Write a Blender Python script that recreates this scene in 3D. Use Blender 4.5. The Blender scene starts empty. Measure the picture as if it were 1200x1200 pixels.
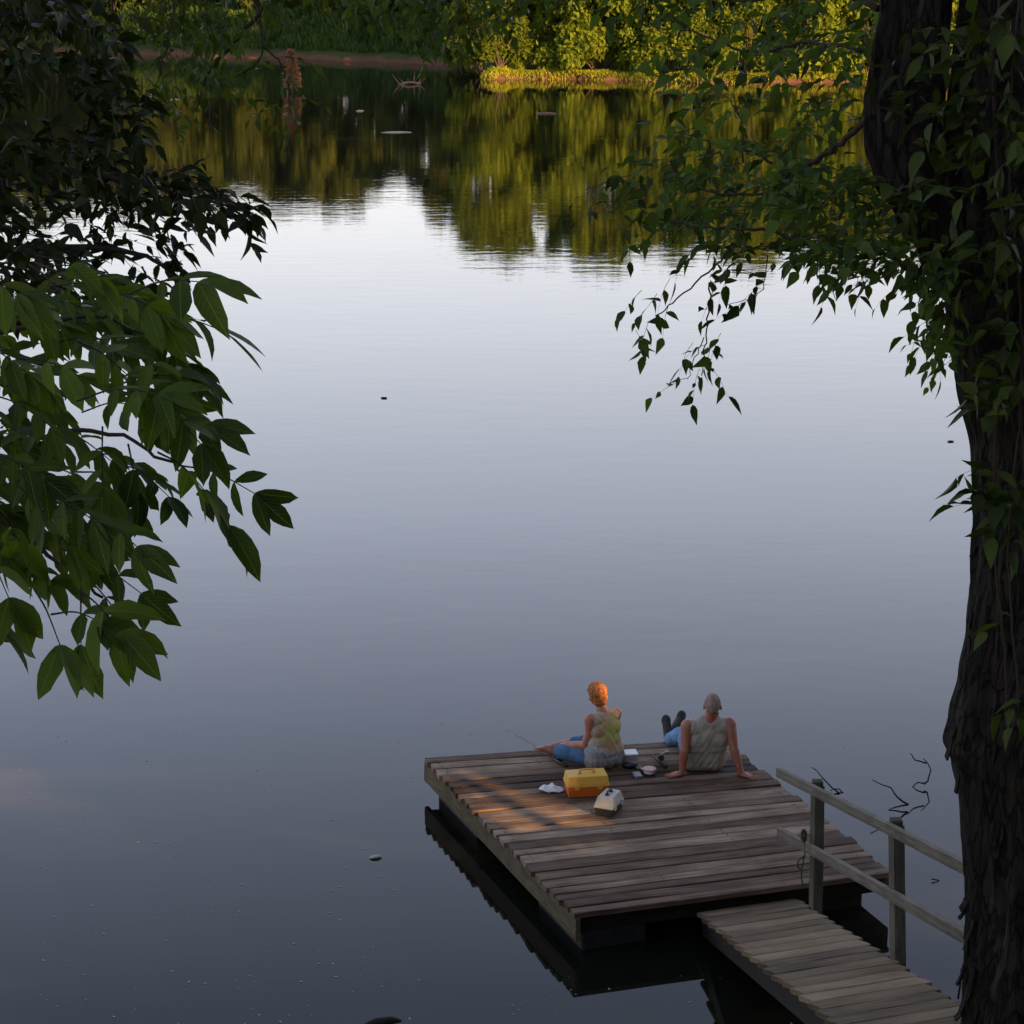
import bpy, bmesh, math, random
import numpy as np
from mathutils import Vector, Matrix, noise
R = math.radians
rng = np.random.default_rng(7)
random.seed(7)
sc = bpy.context.scene
COL = sc.collection

# ------------------------------------------------------------------ camera
F, HC, YH = 2600.0, 6.9, -70.0
TH = math.atan((600 - YH) / F)
cam_d = bpy.data.cameras.new('camera')
cam = bpy.data.objects.new('camera', cam_d)
COL.objects.link(cam)
cam.location = (0, 0, HC)
cam.rotation_euler = (math.pi / 2 - TH, 0, 0)
cam_d.sensor_width = 36
cam_d.lens = 36 * F / 1200
cam_d.clip_start = 0.1
cam_d.clip_end = 3000
sc.camera = cam

# ------------------------------------------------------------------ light
SUN_AZ = R(38)      # to the right of straight behind the camera
SUN_EL = R(13.5)
S = Vector((math.sin(SUN_AZ) * math.cos(SUN_EL), -math.cos(SUN_AZ) * math.cos(SUN_EL), math.sin(SUN_EL)))
sun_d = bpy.data.lights.new('sun', 'SUN')
sun_d.energy = 5.0
sun_d.angle = R(0.5)
sun_d.color = (1.0, 0.60, 0.23)
sun = bpy.data.objects.new('sun', sun_d)
COL.objects.link(sun)
sun.location = S * 60
sun.rotation_euler = S.to_track_quat('Z', 'Y').to_euler()

w = bpy.data.worlds.new('World')
sc.world = w
w.use_nodes = True
nt = w.node_tree
sky = nt.nodes.new('ShaderNodeTexSky')
sky.sky_type = 'NISHITA'
sky.sun_disc = False
sky.sun_elevation = SUN_EL
sky.sun_rotation = math.pi - SUN_AZ
sky.air_density = 1.0
sky.dust_density = 2.6
sky.ozone_density = 1.3
bg = nt.nodes['Background']
bg.inputs['Strength'].default_value = 0.13
# thin evening cloud veil: brightens towards the horizon
geo = nt.nodes.new('ShaderNodeTexCoord')
sep = nt.nodes.new('ShaderNodeSeparateXYZ')
nt.links.new(geo.outputs['Generated'], sep.inputs[0])
vr = nt.nodes.new('ShaderNodeValToRGB')
cr = vr.color_ramp
cr.elements[0].position = 0.0; cr.elements[0].color = (2.5, 2.25, 2.25, 1)
cr.elements[1].position = 1.0; cr.elements[1].color = (0.3, 0.36, 0.5, 1)
for p, c in ((0.10, (2.6, 2.36, 2.36, 1)), (0.17, (2.45, 2.36, 2.54, 1)), (0.25, (2.15, 2.18, 2.58, 1)), (0.34, (1.36, 1.42, 1.82, 1)), (0.45, (0.64, 0.68, 0.90, 1))):
    e = cr.elements.new(p); e.color = c
nt.links.new(sep.outputs['Z'], vr.inputs[0])
veil = nt.nodes.new('ShaderNodeMix'); veil.data_type = 'RGBA'; veil.blend_type = 'MIX'
veil.inputs['Factor'].default_value = 0.6
vm = nt.nodes.new('ShaderNodeVectorMath'); vm.operation = 'SCALE'; vm.inputs['Scale'].default_value = 3.2
nt.links.new(vr.outputs[0], vm.inputs[0])
nt.links.new(sky.outputs[0], veil.inputs['A'])
nt.links.new(vm.outputs[0], veil.inputs['B'])
nt.links.new(veil.outputs['Result'], bg.inputs['Color'])

sc.view_settings.view_transform = 'Standard'
sc.view_settings.look = 'None'
sc.view_settings.exposure = 1.25
sc.view_settings.gamma = 1.0
sc.render.resolution_x = 1024
sc.render.resolution_y = 1024

# ------------------------------------------------------------------ helpers
_c, _s = math.cos(TH), math.sin(TH)
def W(px, py, depth):
    """world point seen at photo pixel (px, py) at the given depth along the view axis"""
    x = (px - 600) / F; y = (py - 600) / F
    return Vector((x * depth, (_c - y * _s) * depth, HC + (-_s - y * _c) * depth))
def G(px, py, z=0.0):
    x = (px - 600) / F; y = (py - 600) / F
    d = Vector((x, _c - y * _s, -_s - y * _c))
    return Vector((0, 0, HC)) + d * ((z - HC) / d.z)
def lerp(a, b, t): return a + (b - a) * t

def tag(o, label=None, cat=None, group=None, kind=None):
    if label: o['label'] = label
    if cat: o['category'] = cat
    if group: o['group'] = group
    if kind: o['kind'] = kind
    return o
def empty(name, loc, label, cat, group=None, rz=0.0):
    o = bpy.data.objects.new(name, None)
    o.empty_display_size = 0.2
    o.location = loc; o.rotation_euler = (0, 0, rz)
    COL.objects.link(o)
    return tag(o, label, cat, group)
def link(name, me, mats, parent=None, smooth=True):
    o = bpy.data.objects.new(name, me)
    if not isinstance(mats, (list, tuple)): mats = [mats]
    for m in mats: me.materials.append(m)
    if smooth and len(me.polygons):
        me.polygons.foreach_set('use_smooth', [True] * len(me.polygons))
    COL.objects.link(o)
    if parent is not None: o.parent = parent
    return o
def from_bm(name, bm, mats, parent=None, smooth=False):
    me = bpy.data.meshes.new(name)
    bmesh.ops.recalc_face_normals(bm, faces=bm.faces[:])
    bm.to_mesh(me); bm.free()
    return link(name, me, mats, parent, smooth)
def world_child(o, parent):
    """mesh built in world coordinates, parented to an unrotated Empty"""
    o.parent = parent
    o.matrix_parent_inverse = Matrix.Translation(parent.location).inverted()
    return o
def add_box(bm, c, size, M=None, bev=0.0):
    r = bmesh.ops.create_cube(bm, size=1.0)
    vs = r['verts']
    T = Matrix.Translation(c) @ (M if M is not None else Matrix.Identity(4)) @ Matrix.Diagonal((size[0], size[1], size[2], 1))
    bmesh.ops.transform(bm, matrix=T, verts=vs)
    if bev > 0:
        es = list({e for v in vs for e in v.link_edges})
        r2 = bmesh.ops.bevel(bm, geom=es, offset=bev, segments=2, profile=0.6, affect='EDGES')
    return vs
def frame_mat(d, up=Vector((0, 0, 1))):
    d = d.normalized()
    x = up.cross(d)
    if x.length < 1e-4: x = Vector((1, 0, 0)).cross(d)
    x.normalize(); y = d.cross(x)
    return x, y, d
def add_tube(bm, pts, rads, seg=8, cap=True):
    rings = []
    n = len(pts)
    ref = None
    for i in range(n):
        d = (pts[min(i + 1, n - 1)] - pts[max(i - 1, 0)])
        if d.length < 1e-9: d = Vector((0, 0, 1))
        d.normalize()
        if ref is None:
            x, y, _ = frame_mat(d)
        else:
            x = ref - d * ref.dot(d)
            x.normalize(); y = d.cross(x)
        ref = x
        r = rads[i] if hasattr(rads, '__len__') else rads
        rings.append([bm.verts.new(pts[i] + (x * math.cos(a) + y * math.sin(a)) * r) for a in [2 * math.pi * k / seg for k in range(seg)]])
    for i in range(n - 1):
        for k in range(seg):
            bm.faces.new((rings[i][k], rings[i][(k + 1) % seg], rings[i + 1][(k + 1) % seg], rings[i + 1][k]))
    if cap:
        bm.faces.new(rings[0][::-1]); bm.faces.new(rings[-1])
def join_meshes(name, parts):
    """parts: [(mesh, material)], one mesh with a slot for each"""
    bm = bmesh.new(); mats = []
    for i, (me, m) in enumerate(parts):
        n = len(bm.faces); bm.from_mesh(me); bm.faces.ensure_lookup_table()
        for f in bm.faces[n:]: f.material_index = i
        mats.append(m)
    out = bpy.data.meshes.new(name); bm.to_mesh(out); bm.free()
    return out, mats
def bm_mesh(bm, name='m'):
    me = bpy.data.meshes.new(name); bmesh.ops.recalc_face_normals(bm, faces=bm.faces[:]); bm.to_mesh(me); bm.free(); return me
def smooth_path(pts, n=8, jit=0.0):
    """Catmull-Rom"""
    P = [pts[0] * 2 - pts[1]] + list(pts) + [pts[-1] * 2 - pts[-2]]
    out = []
    for i in range(1, len(P) - 2):
        for k in range(n):
            t = k / n
            a, b, c, d = P[i - 1], P[i], P[i + 1], P[i + 2]
            q = 0.5 * ((2 * b) + (c - a) * t + (2 * a - 5 * b + 4 * c - d) * t * t + (3 * b - a - 3 * c + d) * t ** 3)
            if jit: q = q + Vector([random.gauss(0, jit) for _ in range(3)])
            out.append(q)
    out.append(P[-2])
    return out
def nz(x, y, z, s=1.0): return noise.noise(Vector((x * s, y * s, z * s)))

# ------------------------------------------------------------------ materials
def mat(name):
    m = bpy.data.materials.new(name); m.use_nodes = True
    return m, m.node_tree, m.node_tree.nodes['Principled BSDF']
def simple(name, col, rough=0.6, spec=0.3, bump=0.0, bscale=60, var=0.0, vscale=20, metal=0.0, sub=0.0):
    m, t, b = mat(name)
    b.inputs['Base Color'].default_value = (*col, 1)
    b.inputs['Roughness'].default_value = rough
    b.inputs['Specular IOR Level'].default_value = spec
    b.inputs['Metallic'].default_value = metal
    tc = t.nodes.new('ShaderNodeTexCoord')
    if var:
        n = t.nodes.new('ShaderNodeTexNoise'); n.inputs['Scale'].default_value = vscale; n.inputs['Detail'].default_value = 6
        t.links.new(tc.outputs['Object'], n.inputs['Vector'])
        r = t.nodes.new('ShaderNodeValToRGB')
        r.color_ramp.elements[0].position = 0.3; r.color_ramp.elements[1].position = 0.7
        r.color_ramp.elements[0].color = (*[c * (1 - var) for c in col], 1)
        r.color_ramp.elements[1].color = (*[min(1, c * (1 + var)) for c in col], 1)
        t.links.new(n.outputs['Fac'], r.inputs[0]); t.links.new(r.outputs[0], b.inputs['Base Color'])
    if bump:
        n2 = t.nodes.new('ShaderNodeTexNoise'); n2.inputs['Scale'].default_value = bscale; n2.inputs['Detail'].default_value = 5
        t.links.new(tc.outputs['Object'], n2.inputs['Vector'])
        bp = t.nodes.new('ShaderNodeBump'); bp.inputs['Strength'].default_value = bump; bp.inputs['Distance'].default_value = 0.02
        t.links.new(n2.outputs['Fac'], bp.inputs['Height']); t.links.new(bp.outputs[0], b.inputs['Normal'])
    if sub:
        b.inputs['Subsurface Weight'].default_value = sub
        b.inputs['Subsurface Scale'].default_value = 0.02
        b.inputs['Subsurface Radius'].default_value = (1, 0.4, 0.2)
    return m
def leaf_mat(name, dark, light, transl=0.35, rough=0.45, transcol=None, clump=0.25, veins=False):
    m = bpy.data.materials.new(name); m.use_nodes = True
    t = m.node_tree; t.nodes.clear()
    out = t.nodes.new('ShaderNodeOutputMaterial')
    at = t.nodes.new('ShaderNodeAttribute'); at.attribute_name = 'rnd'
    tc = t.nodes.new('ShaderNodeTexCoord')
    n = t.nodes.new('ShaderNodeTexNoise'); n.inputs['Scale'].default_value = clump; n.inputs['Detail'].default_value = 3
    t.links.new(tc.outputs['Object'], n.inputs['Vector'])
    a = t.nodes.new('ShaderNodeMath'); a.operation = 'MULTIPLY_ADD'; a.inputs[1].default_value = 0.55
    s2 = t.nodes.new('ShaderNodeMath'); s2.operation = 'MULTIPLY_ADD'; s2.inputs[1].default_value = 1.4; s2.inputs[2].default_value = -0.45
    t.links.new(n.outputs['Fac'], s2.inputs[0])
    t.links.new(at.outputs['Fac'], a.inputs[0]); t.links.new(s2.outputs[0], a.inputs[2])
    r = t.nodes.new('ShaderNodeValToRGB')
    r.color_ramp.elements[0].position = 0.15; r.color_ramp.elements[1].position = 0.95
    r.color_ramp.elements[0].color = (*dark, 1); r.color_ramp.elements[1].color = (*light, 1)
    t.links.new(a.outputs[0], r.inputs[0])
    p = t.nodes.new('ShaderNodeBsdfPrincipled'); p.inputs['Roughness'].default_value = rough
    p.inputs['Specular IOR Level'].default_value = 0.14
    if veins:
        lu = t.nodes.new('ShaderNodeAttribute'); lu.attribute_name = 'luv'
        sx = t.nodes.new('ShaderNodeSeparateXYZ'); t.links.new(lu.outputs['Vector'], sx.inputs[0])
        def mth(op, a_, b_=None, c_=None):
            q = t.nodes.new('ShaderNodeMath'); q.operation = op
            for i_, v_ in enumerate((a_, b_, c_)):
                if v_ is None: continue
                if isinstance(v_, (int, float)): q.inputs[i_].default_value = v_
                else: t.links.new(v_, q.inputs[i_])
            return q.outputs[0]
        au = mth('ABSOLUTE', sx.outputs['X'])
        mid = mth('LESS_THAN', au, .018)
        fr = mth('FRACT', mth('MULTIPLY_ADD', sx.outputs['Y'], 9.0, mth('MULTIPLY', au, -5.0)))
        vn = mth('LESS_THAN', fr, .12)
        mk = mth('MAXIMUM', mth('MULTIPLY', mid, .7), mth('MULTIPLY', vn, .28))
        n5 = t.nodes.new('ShaderNodeTexNoise'); n5.inputs['Scale'].default_value = 45; n5.inputs['Detail'].default_value = 4
        t.links.new(tc.outputs['Object'], n5.inputs['Vector'])
        blot = mth('MULTIPLY', mth('GREATER_THAN', n5.outputs['Fac'], .64), .45)
        vm_ = t.nodes.new('ShaderNodeMix'); vm_.data_type = 'RGBA'; vm_.inputs['B'].default_value = (light[0] * 1.5, light[1] * 1.35, light[2] * 2.2, 1)
        t.links.new(mk, vm_.inputs['Factor']); t.links.new(r.outputs[0], vm_.inputs['A'])
        bm_ = t.nodes.new('ShaderNodeMix'); bm_.data_type = 'RGBA'; bm_.inputs['B'].default_value = (.06, .035, .012, 1)
        t.links.new(blot, bm_.inputs['Factor']); t.links.new(vm_.outputs['Result'], bm_.inputs['A'])
        class _R: outputs = [bm_.outputs['Result']]
        r = _R
    t.links.new(r.outputs[0], p.inputs['Base Color'])
    tr = t.nodes.new('ShaderNodeBsdfTranslucent')
    mul = t.nodes.new('ShaderNodeMix'); mul.data_type = 'RGBA'; mul.blend_type = 'MULTIPLY'; mul.inputs['Factor'].default_value = 1
    mul.inputs['B'].default_value = (*(transcol or (1.3, 1.35, 0.5)), 1)
    t.links.new(r.outputs[0], mul.inputs['A']); t.links.new(mul.outputs['Result'], tr.inputs['Color'])
    mx = t.nodes.new('ShaderNodeMixShader'); mx.inputs[0].default_value = transl
    t.links.new(p.outputs[0], mx.inputs[1]); t.links.new(tr.outputs[0], mx.inputs[2])
    t.links.new(mx.outputs[0], out.inputs['Surface'])
    return m
def wood_mat(name, cols, rough=0.85, stretch=(1.5, 18, 18), bump=0.5, attr='rnd'):
    """weathered timber; grain runs along the local x of attribute 'gr' (point vector), tone per board in 'rnd'"""
    m, t, b = mat(name)
    g = t.nodes.new('ShaderNodeAttribute'); g.attribute_name = 'gr'
    mp = t.nodes.new('ShaderNodeMapping'); mp.inputs['Scale'].default_value = stretch
    t.links.new(g.outputs['Vector'], mp.inputs['Vector'])
    n = t.nodes.new('ShaderNodeTexNoise'); n.inputs['Scale'].default_value = 2.2; n.inputs['Detail'].default_value = 9; n.inputs['Roughness'].default_value = 0.68
    t.links.new(mp.outputs[0], n.inputs['Vector'])
    n2 = t.nodes.new('ShaderNodeTexNoise'); n2.inputs['Scale'].default_value = 2.3; n2.inputs['Detail'].default_value = 4
    t.links.new(g.outputs['Vector'], n2.inputs['Vector'])
    at = t.nodes.new('ShaderNodeAttribute'); at.attribute_name = attr
    a = t.nodes.new('ShaderNodeMath'); a.operation = 'MULTIPLY_ADD'; a.inputs[1].default_value = 0.55
    t.links.new(at.outputs['Fac'], a.inputs[0])
    k = t.nodes.new('ShaderNodeMath'); k.operation = 'MULTIPLY_ADD'; k.inputs[1].default_value = 1.5; k.inputs[2].default_value = -0.55
    t.links.new(n.outputs['Fac'], k.inputs[0])
    k2 = t.nodes.new('ShaderNodeMath'); k2.operation = 'MULTIPLY_ADD'; k2.inputs[1].default_value = 0.9; k2.inputs[2].default_value = -0.45
    t.links.new(n2.outputs['Fac'], k2.inputs[0])
    sm = t.nodes.new('ShaderNodeMath'); sm.operation = 'ADD'
    t.links.new(k.outputs[0], sm.inputs[0]); t.links.new(k2.outputs[0], sm.inputs[1])
    t.links.new(sm.outputs[0], a.inputs[2])
    r = t.nodes.new('ShaderNodeValToRGB')
    els = r.color_ramp.elements
    els[0].position = 0.0; els[0].color = (*cols[0], 1)
    els[1].position = 1.0; els[1].color = (*cols[-1], 1)
    for i, c in enumerate(cols[1:-1]):
        e = els.new((i + 1) / (len(cols) - 1)); e.color = (*c, 1)
    t.links.new(a.outputs[0], r.inputs[0]); t.links.new(r.outputs[0], b.inputs['Base Color'])
    b.inputs['Roughness'].default_value = rough; b.inputs['Specular IOR Level'].default_value = 0.25
    bp = t.nodes.new('ShaderNodeBump'); bp.inputs['Strength'].default_value = bump; bp.inputs['Distance'].default_value = 0.006
    t.links.new(n.outputs['Fac'], bp.inputs['Height']); t.links.new(bp.outputs[0], b.inputs['Normal'])
    return m

class Boards:
    """collects timber boards into one mesh, with grain coordinates and a tone per board"""
    def __init__(s): s.v = []; s.f = []; s.g = []; s.r = []
    def board(s, a, b, width, thick, side, up, seg=8, warp=0.004, taper=0.0, tone=None):
        """centre line a->b, width along 'side', top at the line's height"""
        n = seg; L = (b - a).length; tone = random.random() if tone is None else tone
        off = Vector((random.random() * 50, random.random() * 50, 0))
        base = len(s.v)
        ph = random.random() * 100
        for i in range(n + 1):
            t = i / n
            c = a.lerp(b, t) + up * (noise.noise(Vector((t * 2.5, ph, 0))) * warp)
            for (u, z) in ((-.5, -1), (-.5, -.06 / max(thick, .01) * .05), (-.46, 0), (-.16, .02), (.16, -.02), (.46, 0), (.5, -.06 / max(thick, .01) * .05), (.5, -1)):
                e = noise.noise(Vector((t * L * 6, ph + 7 * u, 3))) * 0.003
                p = c + side * (u * width + (e if abs(u) >= .45 else 0)) + up * (z * thick if z < 0 else z * 0.1)
                s.v.append(p); s.g.append((off.x + t * L, off.y + u * width, z * thick)); s.r.append(tone)
        for i in range(n):
            for k in range(8):
                q = base + i * 8; k2 = (k + 1) % 8
                s.f.append((q + k, q + k2, q + 8 + k2, q + 8 + k))
        s.f.append(tuple(base + k for k in range(8))[::-1]); s.f.append(tuple(base + n * 8 + k for k in range(8)))
    def build(s, name, m, parent=None):
        me = bpy.data.meshes.new(name)
        me.from_pydata(s.v, [], s.f)
        ga = me.attributes.new('gr', 'FLOAT_VECTOR', 'POINT'); ga.data.foreach_set('vector', [x for g in s.g for x in g])
        ra = me.attributes.new('rnd', 'FLOAT', 'POINT'); ra.data.foreach_set('value', s.r)
        bm = bmesh.new(); bm.from_mesh(me); bmesh.ops.recalc_face_normals(bm, faces=bm.faces[:]); bm.to_mesh(me); bm.free()
        return link(name, me, m, parent, smooth=False)

M_leaf_near = leaf_mat('leaf_hickory', (0.018, 0.033, 0.005), (0.10, 0.15, 0.018), 0.42, 0.55, clump=3.0, veins=True)
M_leaf_right = leaf_mat('leaf_right', (0.014, 0.026, 0.006), (0.085, 0.135, 0.024), 0.42, 0.6, clump=1.6)
M_leaf_dark = leaf_mat('leaf_dark', (0.006, 0.010, 0.003), (0.026, 0.038, 0.006), 0.22, 0.55, clump=2.0)
M_leaf_mid = leaf_mat('leaf_mid', (0.02, 0.036, 0.006), (0.075, 0.105, 0.014), 0.4, 0.5, clump=2.0)
M_leaf_trunk = leaf_mat('leaf_creeper', (0.012, 0.020, 0.004), (0.06, 0.085, 0.016), 0.35, 0.5, clump=3.0)
M_leaf_far = leaf_mat('leaf_far', (0.06, 0.085, 0.010), (0.26, 0.32, 0.030), 0.48, 0.6, clump=0.5)  # bright copy: low sun on the point put into the leaf colour
M_leaf_far_shaded = leaf_mat('leaf_far_shaded', (0.04, 0.06, 0.013), (0.135, 0.155, 0.030), 0.35, 0.6, clump=0.5)  # dark copy: shade put into the leaf colour
M_leaf_dry = leaf_mat('leaf_dry', (0.16, 0.075, 0.04), (0.34, 0.17, 0.09), 0.2, 0.7, transcol=(1, .8, .6), clump=1.5)
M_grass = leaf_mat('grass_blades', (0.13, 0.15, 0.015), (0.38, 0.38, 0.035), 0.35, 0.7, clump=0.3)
M_twig = simple('twig_bark', (0.03, 0.022, 0.016), 0.85, 0.2)
M_bark_far = simple('bark_far', (0.09, 0.065, 0.045), 0.9, 0.1, var=0.4, vscale=6)
# ------------------------------------------------------------------ leaf batches (numpy)
def leaf_template(kind):
    if kind == 'hickory':
        t = [0, .07, .22, .42, .62, .80, .92, 1.0]; hw = [0, .34, .78, 1.0, .98, .66, .26, 0]; fold = .22; droop = .22
    elif kind == 'small':
        t = [0, .10, .30, .55, .80, 1.0]; hw = [0, .60, 1.0, .80, .32, 0]; fold = .25; droop = .13
    elif kind == 'card':
        t = [0, .35, .7, 1.0]; hw = [0, 1.0, .7, 0]; fold = .3; droop = .3
    V = []; Fc = []
    n = len(t)
    V.append((0, 0, 0))
    for i in range(1, n - 1):
        z = -droop * t[i] ** 2
        V += [(-hw[i] * .5, t[i], z + fold * hw[i] * .3), (0, t[i], z), (hw[i] * .5, t[i], z + fold * hw[i] * .3)]
    V.append((0, 1, -droop))
    Fc.append((0, 2, 1, -1)); Fc.append((0, 3, 2, -1))
    for i in range(n - 3):
        a = 1 + i * 3; b = a + 3
        Fc.append((a, a + 1, b + 1, b)); Fc.append((a + 1, a + 2, b + 2, b + 1))
    a = 1 + (n - 3) * 3; e = len(V) - 1
    Fc.append((a, a + 1, e, -1)); Fc.append((a + 1, a + 2, e, -1))
    return np.array(V, float), Fc
TPL = {k: leaf_template(k) for k in ('hickory', 'small', 'card')}

class Leaves:
    def __init__(s, kind): s.kind = kind; s.P = []; s.D = []; s.N = []; s.L = []; s.Wd = []; s.r = []
    def add(s, p, d, n, L, wd, r=None):
        s.P.append(tuple(p)); s.D.append(tuple(d)); s.N.append(tuple(n)); s.L.append(L); s.Wd.append(wd)
        s.r.append(random.random() if r is None else r)
    def addmany(s, P, D, N, L, Wd, r):
        s.P += list(map(tuple, P)); s.D += list(map(tuple, D)); s.N += list(map(tuple, N)); s.L += list(L); s.Wd += list(Wd); s.r += list(r)
    def mesh(s, name):
        T, Fc = TPL[s.kind]
        P = np.array(s.P, float); D = np.array(s.D, float); N = np.array(s.N, float)
        L = np.array(s.L)[:, None, None]; Wd = np.array(s.Wd)[:, None, None]
        D /= np.linalg.norm(D, axis=1)[:, None] + 1e-9
        X = np.cross(D, N); X /= np.linalg.norm(X, axis=1)[:, None] + 1e-9
        Z = np.cross(X, D)
        rr = np.array(s.r)
        curl = (0.4 + 1.5 * ((rr * 7.31) % 1.0))[:, None]
        asym = 1 + 0.25 * (((rr * 13.7) % 1.0)[:, None] - .5) * np.sign(T[:, 0])[None]
        tx = T[None, :, 0] * asym * (1 + .30 * (np.random.default_rng(3).random((len(s.P), len(T))) - .5))
        V = P[:, None, :] + X[:, None, :] * (tx[:, :, None] * Wd) + D[:, None, :] * (T[None, :, 1, None] * L) + Z[:, None, :] * ((T[None, :, 2] * curl)[:, :, None] * L)
        nv = len(T); n = len(P)
        V = V.reshape(-1, 3)
        off = (np.arange(n) * nv)
        tri = np.array([f[:3] for f in Fc if f[3] < 0]); quad = np.array([f for f in Fc if f[3] >= 0]).reshape(-1, 4)
        a = (tri[None] + off[:, None, None]).reshape(-1, 3); b = (quad[None] + off[:, None, None]).reshape(-1, 4)
        me = bpy.data.meshes.new(name)
        me.vertices.add(len(V)); me.vertices.foreach_set('co', V.ravel())
        loops = np.concatenate([a.ravel(), b.ravel()])
        me.loops.add(len(loops)); me.loops.foreach_set('vertex_index', loops.astype(np.int32))
        npoly = len(a) + len(b)
        ls = np.concatenate([np.arange(len(a)) * 3, len(a) * 3 + np.arange(len(b)) * 4]).astype(np.int32)
        me.polygons.add(npoly); me.polygons.foreach_set('loop_start', ls)
        me.update(calc_edges=True)
        at = me.attributes.new('rnd', 'FLOAT', 'POINT'); at.data.foreach_set('value', np.repeat(rr, nv))
        if s.kind == 'hickory':
            lu = me.attributes.new('luv', 'FLOAT_VECTOR', 'POINT'); lu.data.foreach_set('vector', np.tile(np.stack([T[:, 0], T[:, 1], T[:, 2]], 1).ravel(), n))
        me.validate()
        return me
def foliage(LV, bm, leaf_m, parent, smooth=False, name='foliage', twig_m=None):
    me, mats = join_meshes(name, [(LV.mesh(name), leaf_m), (bm_mesh(bm), twig_m or M_twig)])
    return world_child(link(name, me, mats, parent, smooth), parent)
def in_poly(x, y, poly):
    c = False; j = len(poly) - 1
    for i in range(len(poly)):
        xi, yi = poly[i]; xj, yj = poly[j]
        if (yi > y) != (yj > y) and x < (xj - xi) * (y - yi) / (yj - yi) + xi: c = not c
        j = i
    return c
def rand_in_poly(poly):
    xs = [p[0] for p in poly]; ys = [p[1] for p in poly]
    while True:
        x = random.uniform(min(xs), max(xs)); y = random.uniform(min(ys), max(ys))
        if in_poly(x, y, poly): return x, y
def rvec(s=1.0): return Vector((random.gauss(0, s), random.gauss(0, s), random.gauss(0, s)))
DOWN = Vector((0, 0, -1))
def spray(L, bm, base, d, length, nleaf, leafL, leafW, twig_r=0.0018, droop=0.5, spread=0.9, tone=None):
    """a twig from base along d with alternate leaves"""
    d = d.normalized()
    pts = []; p = base.copy(); dd = d.copy(); st = length / 6
    for i in range(7):
        pts.append(p.copy()); dd = (dd + DOWN * droop * 0.14 + rvec(0.09)).normalized(); p = p + dd * st
    if bm is not None: add_tube(bm, pts, [twig_r * (1 - .12 * i) for i in range(7)], 4, cap=False)
    for k in range(nleaf):
        t = (k + 1) / nleaf * 6
        i = min(5, int(t - 1e-6)); q = pts[i].lerp(pts[i + 1], t - i)
        ax = (pts[i + 1] - pts[i]).normalized()
        side = ax.cross(Vector((0, 0, 1)) + rvec(.35)); side.normalize()
        sg = 1 if k % 2 else -1
        ld = (ax * .7 + side * sg * spread + DOWN * (-.15 + .5 * random.random()) + rvec(.42)) if k < nleaf - 1 else (ax + DOWN * .4 + rvec(.2))
        n = Vector((0, 0, 1)) + rvec(.55)
        s = random.choice((.55, .75, .9, 1, 1.1, 1.25)) * random.uniform(.9, 1.1)
        L.add(q, ld.normalized(), n.normalized(), leafL * s, leafW * s * random.uniform(.85, 1.15), tone and min(1, max(0, random.gauss(tone, .2))))
def compound(L, bm, base, tip, npairs, leafL, leafW, tone=None):
    """pinnate leaf: rachis base->tip, terminal leaflet and pairs"""
    ax = (tip - base); ln = ax.length; ax.normalize()
    mid = base.lerp(tip, .5) + Vector((0, 0, 1)) * ln * .08
    pts = smooth_path([base, mid, tip], 4)
    add_tube(bm, pts, [.0022 * (1 - .07 * i) for i in range(len(pts))], 5, cap=False)
    up = Vector((0, -.35, 1)) + rvec(.25)
    side = ax.cross(up).normalized()
    tr = random.random() if tone is None else tone
    def one(q, d, s):
        L.add(q, (d + DOWN * random.uniform(.15, .5) + rvec(.1)).normalized(), (up.normalized() + rvec(.25)).normalized(), leafL * s, leafW * s, min(1, max(0, tr + random.gauss(0, .13))))
    one(tip, ax, 1.05)
    for k in range(npairs):
        t = 1 - k / max(1, npairs) * .78 - .04
        q = pts[int(round(t * (len(pts) - 1)))]
        s = (1.0, .90, .66, .5)[k] * random.uniform(.72, 1.12)
        for sg in (1, -1):
            one(q, ax * (.75 + .1 * k * -1) + side * sg * (.62 + .25 * k), s)
# ------------------------------------------------------------------ terrain, water
def shore_y(x):
    return 10.8 + 0.35 * math.sin(x * .35) - max(0, -x - 6) * .12 - max(0, x - 14) * .10
def _shoreline(rows):
    return [G(px, row, 0) for px, row in rows]
_FL = _shoreline([(-900, 48), (-300, 55), (0, 60), (200, 66), (300, 68), (400, 71), (480, 75), (560, 79), (800, 80), (1400, 80)])
_FP = _shoreline([(566, 93), (640, 93.5), (720, 94), (800, 97), (830, 98), (900, 97), (1000, 98), (1400, 100), (3000, 120)])
def _lookup(P, x):
    if x <= P[0].x: return P[0].y
    for a, b_ in zip(P, P[1:]):
        if x <= b_.x: return lerp(a.y, b_.y, (x - a.x) / (b_.x - a.x))
    return P[-1].y
def far_left(x):   # distance of the far left bank
    return _lookup(_FL, x) + .5 * math.sin(x * .8) + .3 * math.sin(x * 2.1)
def far_point(x):  # the wooded point on the right
    return _lookup(_FP, x) + .22 * math.sin(x * .9) + .15 * math.sin(x * 2.3 + 1)
def sstep(a, b, x):
    t = min(1, max(0, (x - a) / (b - a))); return t * t * (3 - 2 * t)
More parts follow.
